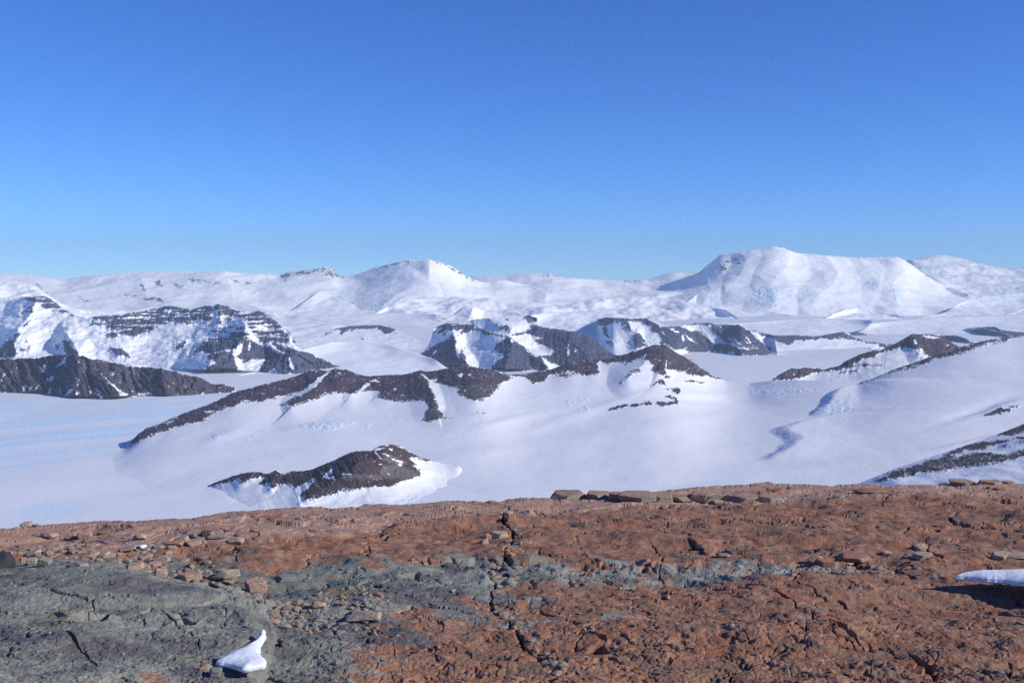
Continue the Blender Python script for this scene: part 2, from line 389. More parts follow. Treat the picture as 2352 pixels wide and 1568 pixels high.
sheet('far_snow_range', ext(sky_line, 500, 0, -6), far_foot, M_far, rows=330, p=1.05, jag=1.2, lam=700., csm=60, top=.5,
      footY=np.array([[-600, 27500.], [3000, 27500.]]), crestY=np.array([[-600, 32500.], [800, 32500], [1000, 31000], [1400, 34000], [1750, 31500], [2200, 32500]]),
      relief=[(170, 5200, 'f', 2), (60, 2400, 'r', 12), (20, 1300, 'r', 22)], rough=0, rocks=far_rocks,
      spurs=[(P('W2', '700,130 700,290 560,340 430,410 340,490'), 165, 70, 60), (P('W2', '700,290 790,320 900,360 1010,370'), 100, 30, 40),
             (P('W3', '400,150 350,250 380,330 330,420'), 130, 80, 60), (P('W3', '835,45 880,130 850,200 760,290 780,400'), 120, 80, 90), (P('W3', '560,90 600,160 560,250 470,330'), 90, 50, 60),
             (P('W3', '1060,92 1130,150 1180,230 1150,300 1040,390'), 130, 70, 70), (P('W3', '1550,105 1610,190 1520,290 1560,390'), 120, 60, 60), (P('W3', '1300,112 1350,180 1450,230 1440,300'), 80, 50, 50), (P('W3', '1580,120 1700,200 1800,262'), 90, 40, 40),
             (P('W2', '1560,268 1500,330 1480,390'), 100, 40, 60), (P('W1', '950,270 970,340 1000,420'), 100, 60, 60), (P('W1', '1500,230 1560,330 1560,420'), 75, 80, 60)],
      ices=[(P('W3', '650,300 740,285 820,320 800,410 680,405 650,370'), .7), (P('W3', '40,330 140,330 220,400 160,430 60,400'), .4), (P('W3', '300,335 440,340 520,410 320,430'), .3),
            (P('W3', '1520,290 1580,285 1620,340 1560,380 1510,340'), .6), (P('W3', '1720,230 1820,225 1800,245'), .4), (P('W3', '1300,260 1440,250 1470,290 1340,290'), .4), (P('W3', '860,300 1000,330 1000,400 900,390'), .4),
            (P('W2', '40,390 190,380 200,440 60,450'), .5), (P('W2', '280,425 420,400 520,360 400,460 300,455'), .5), (P('W2', '640,370 700,370 680,410 640,420'), .4), (P('W2', '1500,300 1560,300 1540,370 1480,380'), .4),
            (P('W1', '2230,390 2352,370 2352,430 2250,430'), .5), (P('W1', '1760,400 1860,440 1840,470 1740,440'), .4), (P('W1', '2100,410 2170,420 2190,470 2100,465'), .4)])

# lower snow hills in front of the range
def hill(name, crest, fy, s=.12, amp=120, l=1800, sd=3, mat=None, fZ=ICE, **k):
    hl = fy - crest[0, 1]; hr = fy - crest[-1, 1]
    crest = np.vstack([[crest[0, 0] - 2.5 * hl, fy - 1], [crest[0, 0] - 1. * hl, fy - hl * .3], crest, [crest[-1, 0] + 1. * hr, fy - hr * .3], [crest[-1, 0] + 2.5 * hr, fy - 1]])
    foot = np.array([[crest[0, 0], crest[0, 1] + 1], [crest[0, 0] + 6, fy], [crest[-1, 0] - 6, fy], [crest[-1, 0], crest[-1, 1] + 1]])
    return sheet(name, crest, foot, mat or M_far, s=s, rows=k.pop('rows', 60), p=k.pop('p', 1.5), relief=[(amp, l, 'f', sd)], footZ=fZ, **k)
hill('snow_hill', P('W2', '340,492 430,440 560,400 640,392 760,385 900,380 1000,400 1090,388 1150,405 1250,425 1450,420 1700,405 1850,395 2000,380 2150,375 2352,395 2500,430 2700,470'), 737, s=.16, amp=150, l=1500, sd=31,
     ices=[(P('W2', '640,385 700,380 680,430 630,430'), .4), (P('W2', '1400,440 1480,430 1480,480 1410,480'), .3), (P('W2', '2000,440 2040,400 2100,440 2000,470'), .4), (P('W2', '1720,420 1800,415 1800,460 1740,450'), .3)], jag=.6)
hill('snow_hill', P('W2', '868,492 920,455 960,440 1000,455 1060,470 1200,478 1300,490'), 741, s=.25, amp=40, l=900, sd=8, jag=.4, spurs=[(P('W2', '960,440 1000,470 985,505'), 160, 40, 25)])
hill('snow_hill', P('W3', '1090,495 1140,465 1190,440 1230,422 1330,418 1380,440 1420,472 1500,468 1560,470'), 732, s=.22, amp=60, l=900, sd=9, jag=.4, spurs=[(P('W3', '1230,422 1180,450 1110,490'), 90, 60, 30)])
hill('snow_hill', P('W3', '1000,412 1050,395 1110,400 1160,415 1230,440'), 722, s=.2, amp=60, l=900, sd=19, jag=.4)
hill('snow_hill', P('W3', '2225,468 2290,445 2352,420 2500,380 2700,400'), 730, s=.3, amp=40, l=900, sd=10, jag=.5, spurs=[(P('W3', '2480,380 2480,480'), 300, 200, 80)])
for v_, q_, f_, a_, e_ in (('W3', '60,335 150,322 250,338 300,385', 725, .22, 61), ('W3', '290,345 420,326 540,322 640,345 690,390', 728, .2, 62), ('W3', '860,350 1000,325 1150,300 1250,310 1330,345 1400,400', 726, .2, 63), ('W3', '1280,300 1400,262 1520,240 1640,270 1750,330', 712, .2, 64),
                       ('W3', '1620,330 1750,292 1900,300 2000,340 2050,400', 722, .2, 65), ('W3', '1950,392 2100,352 2250,335 2352,328 2600,320', 730, .16, 66), ('W1', '930,300 1000,285 1150,305 1300,330 1500,352 1700,372', 722, .14, 67), ('W2', '-40,345 100,322 260,300 420,312 540,350 640,400', 728, .18, 68), ('W2', '1420,340 1560,300 1700,290 1900,310 2100,330 2200,360', 722, .16, 69)):
    hill('snow_hill', P(v_, q_), f_, s=a_, amp=60, l=1500, sd=e_, jag=.5, ices=[(P(v_, ' '.join('%f,%f' % (float(t.split(',')[0]), float(t.split(',')[1]) + dy_) for t, dy_ in [(t, 12) for t in q_.split()] + [(t, 62) for t in q_.split()[::-1]])), .28)])
# snow shoulder at the far left, in front of the plateau
sheet('snow_shoulder', P('W1', '-900,250 -400,255 0,262 100,272 200,292 250,315 330,372 420,430 480,455 600,470 760,480 1000,490'), P('D', '-400,800 350,760'), M_far, s=.2, rows=130, relief=[(110, 2000, 'f', 5), (60, 700, 'r', 6)], jag=.6,
      rocks=[(P('W1', '560,480 700,500 600,500'), 4., .3)])
sheet('snow_shoulder', P('W1', '560,470 700,455 850,470 1050,440 1110,415 1180,400 1380,400 1520,420 1700,440 1840,480 1880,515 2000,505 2200,540'), P('D', '180,760 760,770'), M_far, s=.16, rows=80, relief=[(60, 2000, 'f', 55)], jag=.5)
# snow dome to the right of the big stepped mountain
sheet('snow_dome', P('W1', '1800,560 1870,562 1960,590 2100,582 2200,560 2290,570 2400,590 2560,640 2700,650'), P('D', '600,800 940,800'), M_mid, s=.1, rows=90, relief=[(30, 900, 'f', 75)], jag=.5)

for a_ in (('640,826 700,800 760,784 830,780 900,792 960,812 1000,826', 862, .10, 81), ('600,742 700,730 800,722 900,718 1000,722', 752, .09, 82), ('1150,742 1280,728 1400,724 1500,734', 770, .09, 83), ('1620,748 1750,738 1880,730 2000,735', 768, .08, 84), ('2000,742 2150,728 2352,722 2600,720', 775, .08, 85)):
    hill('snow_hill', P('D', a_[0]), a_[1], s=a_[2], amp=25, l=1200, sd=a_[3], mat=M_mid, jag=.3, ices=[(P('W4', '1990,560 2150,540 2200,570 2050,590'), .0)])
# ------------------------------------------------------------------ left big stepped mountain
B2c = P('W1', '-500,440 -150,420 0,405 100,388 150,378 215,380 290,373 340,395 400,440 440,470 510,510 590,522 690,500 760,497 860,490 1000,465 1080,445 1160,436 1230,460 1300,463 1380,440 1480,430 1560,452 1640,478 1690,484 1740,474 1800,500 1850,540 1890,575 1950,615 1962,660 1950,700 2060,748 2150,790 2250,840 2345,872')
B2f = P('W1', '-500,830 0,830 800,865 1000,858 1380,882 1600,886 1750,895 1900,905 2000,902 2120,890 2345,880')
b2rocks = [P('V1', '265,100 400,100 440,120 520,95 570,110 690,190 745,250 840,290 900,330 880,345 760,295 690,280 640,245 560,265 500,250 480,190 445,165 300,175'),
           P('V1', '445,165 380,230 390,300 258,310'), (P('V1', '390,340 360,400 280,470 265,460 340,390'), 3., .8),
           P('V1', '240,520 220,590 170,650 190,730 215,780 90,830 0,840 -200,840 -200,740 0,720 60,650'),
           (P('V1', '310,615 330,660 300,655'), 3., .8), (P('V1', '250,720 355,700 340,740 270,748'), 3., .65),
           P('V1', '700,600 760,600 830,640 845,700 905,740 930,800 780,800 750,730 745,660'), P('V1', '660,670 690,680 680,735 650,720'), 
           P('V1', '1310,715 1420,708 1480,750 1530,800 1530,830 1450,800 1380,810 1330,780'),
           (P('V1', '1020,355 1180,330 1300,320 1500,300 1750,260 1830,240 1950,210 2060,215 2180,235 2352,240 2500,200 2500,420 2352,380 2240,435 2100,400 2000,410 1900,430 1830,480 1760,540 1700,530 1650,550 1590,590 1500,560 1400,540 1330,630 1280,600 1230,545 1400,530 1350,490 1150,460 1100,410 1200,385'), 3., .86),
           (P('V1', '1800,330 1840,440 1800,480 1760,540 1700,530 1690,400'), 3., 1.), (P('V1', '1600,380 1670,400 1660,500 1590,590 1540,560'), 3., 1.),
           (P('V2', '0,210 200,245 350,210 530,195 640,225 720,260 860,290 920,285 980,270 1060,300 1150,360 1240,430 1280,510 1365,530 1340,640 1240,660 1150,620 1080,680 1000,640 920,560 880,470 820,360 780,370 700,330 640,415 580,340 540,300 540,430 490,420 500,330 520,280 440,260 380,300 310,360 250,380 180,435 0,430'), 3., .9),
           P('V2', '420,530 520,470 620,460 740,470 810,480 880,530 860,560 900,610 1000,660 1100,690 1200,760 1280,770 1200,700 1140,640 1260,680 1380,720 1440,745 1560,755 1700,835 1850,890 1980,935 2080,985 1900,1000 1500,1020 1200,1020 1170,950 1100,1005 1010,1005 990,990 1060,850 940,845 820,880 770,840 690,800 720,890 750,975 600,990 470,970 370,985 370,950 500,880 440,840 390,850 400,780 330,755 220,770 330,640 400,610 560,590 640,570 660,510'),
           P('V2', '10,730 70,660 130,640 100,700 40,740'), (P('V2', '150,800 200,795 160,812'), 2., .9), (P('V2', '270,580 295,580 285,605'), 2., .9), (P('V2', '2090,975 2180,980 2185,1000 2110,995'), 2., .9)]
b2snow = [P('V2', '690,730 760,670 810,645 800,700 770,790 720,810 685,790'), P('V2', '820,560 870,560 950,630 1060,680 1030,690 960,650'), P('V2', '1080,660 1160,690 1230,740 1290,772 1230,765 1150,710 1090,680'),
          (P('V2', '1340,810 1370,830 1400,930 1410,1000 1380,960 1345,900'), 1.), (P('V2', '440,770 560,740 660,720 640,745 500,770'), 1.), (P('V2', '870,640 900,650 885,745 865,740'), 1.5),
          P('V2', '800,490 860,500 900,540 1000,545 900,560 830,530'), P('V2', '965,455 1050,450 1050,480 1000,485'), P('V2', '1120,450 1230,480 1180,490'),
          P('V2', '0,320 120,310 130,345 0,350'), (P('V2', '700,800 740,890 810,890 720,900'), 1.)]
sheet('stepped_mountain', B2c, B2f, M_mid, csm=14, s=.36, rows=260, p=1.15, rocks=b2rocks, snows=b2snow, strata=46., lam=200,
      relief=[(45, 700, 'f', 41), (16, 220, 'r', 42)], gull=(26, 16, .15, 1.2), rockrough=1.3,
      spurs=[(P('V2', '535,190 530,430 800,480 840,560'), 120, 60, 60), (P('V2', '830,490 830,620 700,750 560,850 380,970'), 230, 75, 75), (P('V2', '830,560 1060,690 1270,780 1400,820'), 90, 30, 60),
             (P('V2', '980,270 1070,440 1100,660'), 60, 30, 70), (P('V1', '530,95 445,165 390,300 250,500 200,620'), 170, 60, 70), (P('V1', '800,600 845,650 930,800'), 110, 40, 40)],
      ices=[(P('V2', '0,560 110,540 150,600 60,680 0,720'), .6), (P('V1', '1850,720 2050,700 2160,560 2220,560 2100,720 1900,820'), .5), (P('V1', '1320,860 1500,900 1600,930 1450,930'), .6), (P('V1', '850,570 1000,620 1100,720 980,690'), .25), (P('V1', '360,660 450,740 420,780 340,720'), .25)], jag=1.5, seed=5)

# ------------------------------------------------------------------ left dark ridge
B1c = cat(P('V1', '-900,900 -500,870 0,845 150,845 290,832 420,835 570,800 800,787 860,788 940,810 1060,845 1215,860 1340,890'), P('V6', '-60,165 0,190 140,205 390,215 530,245 700,300 860,320 930,360 1020,405 1080,408 1150,465 1230,480 1300,482'))
B1f = cat(P('V1', '-900,1240 0,1235 400,1250 740,1285 830,1300 1200,1317 1480,1312 1560,1275 2050,1278'), P('V6', '570,545 800,525 950,510 1230,486 1300,484'))
b1r = [(cat(P('V1', '-900,860 0,830 150,830 290,820 570,790 860,780 1060,830 1340,880'), P('V6', '0,170 390,200 530,235 700,290 860,310 1020,395 1150,460 1300,478')), 0, 0)]
top = b1r[0][0] - [0, 12]; bot = (B1f + [0, 2])[::-1]
b1snow = [(P('V1', s), 1.2) for s in ('750,1280 820,1200 860,1180 870,1200 800,1275', '875,1265 900,1225 950,1235 930,1260', '900,835 930,850 945,890 920,870', '1180,1010 1300,1110 1420,1210 1505,1265 1440,1260 1280,1120',
          '1105,1160 1140,1185 1170,1235 1130,1215', '1060,1215 1090,1220 1070,1245', '1570,1265 1700,1230 1790,1250 1700,1262', '400,1215 460,1130 470,1150 430,1215', '640,950 720,880 770,815 770,880 700,930', '265,1225 295,1135 310,1150 290,1220',
          '505,980 530,900 540,940 520,1000 480,1000', '20,1080 75,985 60,1040 20,1110', '560,1100 600,1030 640,1040 600,1110', '1170,1290 1200,1280 1210,1310 1185,1315', '340,1210 365,1165 370,1180 355,1215', '700,1225 720,1185 725,1200 710,1230', '0,1240 10,1215 20,1225', '910,1160 940,1065 945,1090 920,1150', '1400,1200 1480,1265 1540,1275 1420,1270', '560,1240 600,1175 605,1200 580,1240', '130,1245 180,1225 180,1240', '20,1245 70,1225 75,1245')]
sheet('dark_ridge', B1c, B1f, M_dark, s=.5, rows=150, p=1.1, rocks=[(np.vstack([top, bot]), 2., .93)], snows=b1snow, relief=[(14, 300, 'f', 52)], gull=(48, 24, -.55, .9), gsnow=.9,
      spurs=[(P('V1', '860,790 960,960 830,1290'), 80, 45, 60), (P('V1', '880,800 1180,1130 1470,1310'), 60, 50, 30), (P('V1', '1870,955 1930,1080 1950,1260'), 40, 25, 40)], jag=1., seed=8, lam=120, rockrough=1.2)

# ------------------------------------------------------------------ centre mountains
B3c = cat(P('V3', '140,628 185,570 330,478 400,242 470,210 555,178 600,190 830,155 900,135 1080,125 1250,130 1440,98 1530,92 1615,120 1640,225 1850,252 2000,268 2100,300 2200,322 2260,380 2352,420'),
          P('V4', '320,455 400,520 470,560 560,560 700,600'))
B3f = P('V3', '140,632 300,662 540,694 800,704 1080,738 1750,746 2352,746 3000,746')
b3r = [(P('V3', s), 2., d) for s, d in (('165,622 340,490 440,425 620,335 660,345 650,430 660,520 700,600 730,650 800,698 620,698 530,692 400,682', 1.),
       ('720,490 790,590 770,640 800,695 730,660 700,600 690,530', .8), ('400,240 470,210 555,178 640,200 760,195 860,205 930,250 1000,255 1100,305 1200,320 1275,348 1200,338 1090,325 980,310 930,270 860,265 770,300 680,328 740,262 640,262 560,300 500,330 560,270 480,300 435,315 490,240', .95),
       ('1275,355 1350,390 1400,430 1500,500 1570,570 1660,580 1700,640 1760,740 1080,738 1085,690 1210,570 1180,530 1115,510 1120,440 1200,400', 1.),
       ('1330,328 1480,275 1630,226 1850,250 2000,265 2200,320 2352,418 2560,500 2800,600 2800,770 1880,700 1780,655 1690,570 1830,520 1770,470 1580,405 1600,375 1665,370 1565,305', 1.),
       ('1440,100 1530,90 1615,118 1615,180 1500,185 1480,130', .8), ('1095,190 1260,215 1310,270 1290,300 1200,270 1140,235', .78), ('990,130 1040,124 1090,165 1040,155', .9), ('1250,128 1285,150 1260,158', .9), ('830,152 885,165 850,168', .9), ('1540,205 1620,205 1610,220 1550,220', .7))]
b3s = [(P('V3', s), 1.) for s in ('290,655 430,495 435,505 310,655', '1300,370 1325,380 1335,415 1310,410', '1975,430 1995,440 2000,560 1970,560', '2060,480 2085,500 2080,525 2060,520', '1940,470 1950,475 1945,490', '1670,585 1760,660 1870,700 1780,725 1700,650', '1480,490 1560,560 1540,565', '850,240 900,230 925,250 880,250', '660,480 700,520 700,590 670,540', '1540,710 1600,730 1560,735', '1260,550 1290,545 1280,565', '1500,670 1520,690 1505,690')]
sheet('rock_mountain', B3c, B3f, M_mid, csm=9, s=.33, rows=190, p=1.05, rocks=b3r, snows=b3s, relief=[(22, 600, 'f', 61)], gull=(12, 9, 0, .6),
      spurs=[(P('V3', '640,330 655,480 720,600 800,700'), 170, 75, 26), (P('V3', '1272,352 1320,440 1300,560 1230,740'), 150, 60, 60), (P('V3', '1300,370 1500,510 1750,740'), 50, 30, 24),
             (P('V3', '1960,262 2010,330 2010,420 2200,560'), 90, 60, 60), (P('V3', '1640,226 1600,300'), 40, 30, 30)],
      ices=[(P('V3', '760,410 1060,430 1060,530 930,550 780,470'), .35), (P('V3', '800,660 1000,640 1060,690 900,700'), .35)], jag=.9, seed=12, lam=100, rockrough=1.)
# icefall slope behind, carrying the right-hand block
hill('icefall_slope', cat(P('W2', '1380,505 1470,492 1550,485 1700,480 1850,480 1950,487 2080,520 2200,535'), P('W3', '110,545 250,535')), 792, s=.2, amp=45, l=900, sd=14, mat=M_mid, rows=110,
     ices=[(P('V3', '1630,100 2100,110 2300,150 2340,300 2200,300 1900,240 1700,210'), .22)], jag=.5)
B4c = cat(P('V4', '215,260 240,190 260,140 370,113 490,121 620,122 640,135 800,122 870,130 920,170 1000,215 1070,212 1200,228 1300,206 1430,182 1590,180 1700,200 1920,200 1960,225 2030,250 2150,285 2330,322 2352,400 2380,545'))
B4f = P('V4', '215,330 300,480 360,560 1200,560 1330,524 1750,524 1850,534 1890,567 2200,552 2340,540 2380,548')
b4r = [(P('V4', s), 2., d) for s, d in (('250,200 260,140 370,111 490,119 620,120 640,200 690,300 660,290 600,240 580,200 540,165 480,170 380,205 370,235 400,355 330,300 310,235 350,225', .92),
       ('640,133 800,120 920,165 1000,213 1200,228 1330,250 1500,310 1560,370 1670,435 1850,425 1920,480 2040,490 2200,475 2340,542 2200,554 1890,569 1850,530 1700,524 1330,524 1300,480 1180,515 1100,440 1020,430 1020,350 960,300 910,285 920,225 840,210 780,175 650,170', .92),
       ('680,330 730,295 790,350 850,410 780,400 860,450 740,490 680,400', .95), ('1320,205 1430,180 1590,178 1700,198 1920,198 2050,268 2150,360 2340,480 2280,500 2100,480 2040,490 1950,460 1850,425 1780,435 1700,350 1640,330 1610,250 1590,212 1440,200', .88), ('360,400 440,385 500,460 400,460', .62),
       ('2030,250 2150,283 2352,325 2400,400 2300,370 2150,310', .85))]
b4s = [(P('V4', s), 1.) for s in ('1815,320 1850,340 1930,400 1975,455 1930,440 1860,370', '2000,335 2030,350 2080,430 2110,470 2060,420', '1780,338 1870,400 1920,455 2040,488 1930,470 1850,410', '1060,222 1130,245 1225,295 1180,290 1120,260', '1255,320 1270,330 1290,400 1270,390', '1290,320 1360,370 1450,430 1350,390', '1030,285 1060,300 1060,335 1035,310', '1650,200 1740,235 1720,240', '1960,340 2080,470 2070,475', '2075,300 2250,420 2330,440 2352,500 2250,440 2120,350')]
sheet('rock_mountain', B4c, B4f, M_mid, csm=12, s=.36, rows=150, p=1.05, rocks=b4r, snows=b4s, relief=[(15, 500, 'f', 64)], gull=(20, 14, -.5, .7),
      spurs=[(P('V4', '620,122 640,220 700,310'), 50, 30, 30), (P('V4', '1000,215 1230,300 1300,430 1320,520'), 60, 50, 50), (P('V4', '1600,180 1680,290 1850,425'), 60, 40, 40), (P('V4', '725,295 730,480'), 60, 24, 24), (P('V4', '1880,430 1880,560'), 40, 20, 40)],
      ices=[(P('V4', '820,340 920,330 1000,400 1000,440 880,420'), .4), (P('V4', '480,370 640,360 700,450 620,480'), .2)], jag=.8, seed=16, lam=100)
# low hills at the right
def low(name, crest, foot, rocks, snows=(), s=.3, mat=None, **k):
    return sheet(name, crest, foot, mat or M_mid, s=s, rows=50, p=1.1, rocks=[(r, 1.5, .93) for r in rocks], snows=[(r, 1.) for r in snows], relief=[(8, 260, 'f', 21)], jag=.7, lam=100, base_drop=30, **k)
low('low_rock_hill', P('V5', '-40,70 0,85 150,125 250,135 450,128 550,145 650,125 800,100 850,130 900,155 1000,185 1230,208 1262,212'), P('V5', '-40,240 60,260 150,255 550,245 900,230 1262,218'),
    [P('V5', '0,80 150,120 250,130 450,123 550,140 650,120 800,95 870,140 1000,182 1240,208 1150,212 1000,197 830,160 700,158 550,168 380,185 350,208 270,202 180,160 130,135')], s=.15)
low('low_rock_hill', P('V5', '1040,240 1120,205 1200,208 1250,215'), P('V5', '1040,242 1100,245 1200,235 1250,217'), [P('V5', '1060,235 1120,203 1250,212 1150,240')])
low('low_rock_hill', P('V5', '830,112 860,108 940,108 1000,122 1080,138'), P('V5', '830,150 900,150 1000,142 1080,141'), [P('V5', '830,108 940,104 1080,138 1000,142 900,148')])
low('low_rock_hill', P('V5', '1310,119 1370,97 1425,116'), P('V5', '1310,122 1425,120'), [P('V5', '1320,118 1370,94 1415,118')])
low('low_rock_hill', P('V5', '1745,110 1850,75 1960,60 2100,57 2150,82 2220,94 2352,108 2600,120'), P('V5', '1745,113 1850,122 1950,132 2100,162 2352,170 2600,170'),
    [P('V5', '1750,110 1850,72 1960,56 2100,54 2150,80 2352,104 2600,116 2600,180 2352,176 2100,165 1950,134')], [P('V5', '1800,85 1950,66 2050,66 1960,74 1850,100 1900,82'), P('V5', '2010,72 2100,85 2200,110 2240,135 2180,115 2080,95')])
low('low_rock_hill', P('V5', '1600,145 1640,134 1780,134 1850,160 1950,205'), P('V5', '1600,160 1720,185 1880,228 1950,208'), [P('V5', '1600,140 1640,130 1780,130 1850,157 1950,203 1880,226 1720,183 1640,170')], s=.35)
low('low_rock_hill', P('W2', '-200,660 0,640 50,600 150,580 290,572 400,573 470,598 560,640 640,680'), P('D', '640,800 1000,800'), [P('W2', '50,600 150,578 290,570 400,572 470,598 430,635 400,630 370,600 310,595 210,600 150,610 110,638 100,612'), P('W2', '250,665 290,685 270,688')], s=.12)

# ------------------------------------------------------------------ long ridge, saddle and right-hand snow slope (one landform)
S2c = cat(P('V6', '20,1135 60,1085 100,1040 150,990 240,920 320,892 400,870 540,800 690,740 830,690 960,645 1090,590 1290,490 1460,450 1640,395 1860,345 2050,290 2150,240 2250,220'),
          P('V7', '290,240 355,238 405,213 540,225 610,250 700,280 820,298 1000,280 1230,278 1330,250 1410,232 1500,245 1640,230 1800,198 1900,205 2060,195 2200,220 2352,250'),
          P('V8', '90,385 250,380 450,345 540,330 640,290 760,245 870,245 940,225 1060,235 1160,210 1290,175 1400,140 1560,90 1640,68 1740,80 1790,120 1870,170 1980,225 2070,290 2200,380 2352,445'),
          P('V5', '0,540 180,519 400,512 650,520 850,540 930,548 1080,490 1240,420 1450,350 1560,310 1750,245 1950,190 2100,160 2352,112'))
S2c = ext(np.vstack([[[130, 1075], [220, 1048]], S2c]), 0, 500, 0, -140)
S2f = P('D', '130,1080 180,1115 260,1150 380,1178 520,1190 900,1194 1400,1195 2000,1195 2352,1195 2900,1195')
S2Y = np.array([[130, 5368], [220, 5725], [290, 6040], [470, 6500], [720, 7000], [1000, 7000], [1100, 6900], [1290, 7400], [1500, 7700], [1660, 7900], [1800, 7500], [1985, 7100], [2352, 7400], [2860, 7600.]])
s2r = [(P('V6', '20,1145 60,1075 150,980 240,910 400,860 690,730 960,635 1290,480 1460,440 1860,335 2250,205 2400,210 2352,300 2200,430 2100,480 1950,520 1780,560 1640,590 1500,610 1420,600 1260,670 1100,700 1000,790 850,860 700,880 560,910 380,980 240,1040'), 4., .93),
       (P('V6', '1400,470 2060,440 2050,480 1950,520 1780,565 1640,595 1500,612 1300,640 1100,700 1200,600'), 10., .62),
       (P('V7', '-10,300 405,205 540,215 700,270 820,290 1000,270 1230,268 1410,222 1640,220 1800,188 2060,185 2352,240 2500,330 2352,400 2270,520 2160,580 2060,600 1960,570 1860,510 1840,440 1760,430 1620,380 1500,340 1540,450 1600,580 1640,700 1700,800 1520,835 1450,820 1490,750 1500,680 1480,610 1400,580 1270,600 1150,605 1000,575 920,550 930,480 850,470 700,490 600,515 420,490 300,520 240,545 150,590 -100,650 -230,640 -60,560 100,450 250,330'), 3.5, .93),
       (P('V7', '-50,600 90,605 60,640 -100,660 -200,690'), 4., .7),
       (P('V8', '0,365 90,380 250,375 450,340 640,280 760,238 940,218 1060,228 1290,168 1560,84 1640,60 1740,74 1870,165 1980,220 2200,375 2352,448 2180,400 2140,410 2000,385 1900,360 1740,335 1730,385 1640,375 1580,340 1600,290 1560,250 1500,210 1440,220 1330,275 1280,265 1140,275 1050,240 1020,260 1040,370 960,395 860,400 820,370 730,350 620,385 540,400 480,420 460,460 350,470 290,440 220,400 80,400 0,450'), 3., .93),
       (P('V8', '600,380 820,350 860,400 800,405 600,425'), 4., .6),
       (P('V8', '1330,380 1400,330 1460,325 1490,365 1400,385 1330,432'), 2.5, .72), (P('V8', '1570,505 1640,460 1710,430 1740,392 1795,405 1720,450 1720,495 1640,490'), 2.5, .75),
       (P('V8', '1925,445 1990,440 2080,460 2175,487 2050,470'), 2., .95), (P('V8', '1785,530 1860,515 1890,550 1860,600 1820,570'), 2., 1.), (P('V8', '1720,620 1780,605 1850,625 1865,705 1800,710 1700,718 1625,700 1640,680 1750,672 1820,665 1825,645 1760,630'), 2., 1.),
       (P('V8', '1455,705 1490,685 1550,675 1605,700 1540,708'), 2., 1.), (P('V8', '1375,715 1430,685 1452,692 1445,715'), 2., 1.), (P('V8', '1110,762 1180,730 1240,715 1300,690 1338,700 1330,722 1240,745 1150,770'), 2., .95), (P('V8', '1720,540 1760,532 1760,548'), 2., .9), (P('V8', '1255,475 1285,452 1270,482'), 2., .9),
       (P('V7', '1710,790 1800,780 1790,800 1700,812'), 3., .7), (P('V7', '1940,757 2170,722 2190,750 2120,762'), 4., .7),
       (P('V5', '930,552 1080,484 1240,412 1450,342 1750,235 1950,182 2352,102 2900,0 2900,60 2352,135 2150,185 1950,240 1800,290 1560,340 1500,385 1400,410 1300,430 1200,450 1080,500'), 5., .9),
       (P('N2', '1990,355 2070,310 2150,280 2240,290 2230,315 2130,335'), 2., 1.), (P('N2', '2200,270 2320,262 2280,280'), 2., .9)]
s2s = [(P('V7', '-20,520 60,470 200,350 370,235 370,250 260,350 180,440 80,500 0,545'), 1.5), (P('V7', '800,360 900,350 940,380 900,380'), 2.), (P('V7', '700,470 780,400 830,390 800,430 740,480'), 2.), (P('V7', '1100,460 1135,450 1135,470 1100,475'), 1.), (P('V7', '450,270 480,255 490,268 540,275 440,285'), 1.),
       (P('V7', '1980,275 2005,280 2010,305 1990,300'), 1.), (P('V7', '1860,290 1920,280 1920,310 1870,320'), 1.5), (P('V7', '2010,230 2040,245 2030,265'), 1.), (P('V7', '1420,280 1480,300 1510,350 1480,330'), 1.),
       (P('V8', '1510,190 1530,165 1530,200 1510,225'), 1.), (P('V8', '1660,90 1685,100 1680,108'), .8), (P('V8', '1660,235 1690,235 1690,260'), .8), (P('V8', '1730,330 1740,240 1745,330'), .8), (P('V8', '1740,170 1765,195 1750,190'), .8), (P('V6', '420,865 590,830 560,850'), 1.), (P('V6', '920,725 1100,710 1000,740'), 1.)]
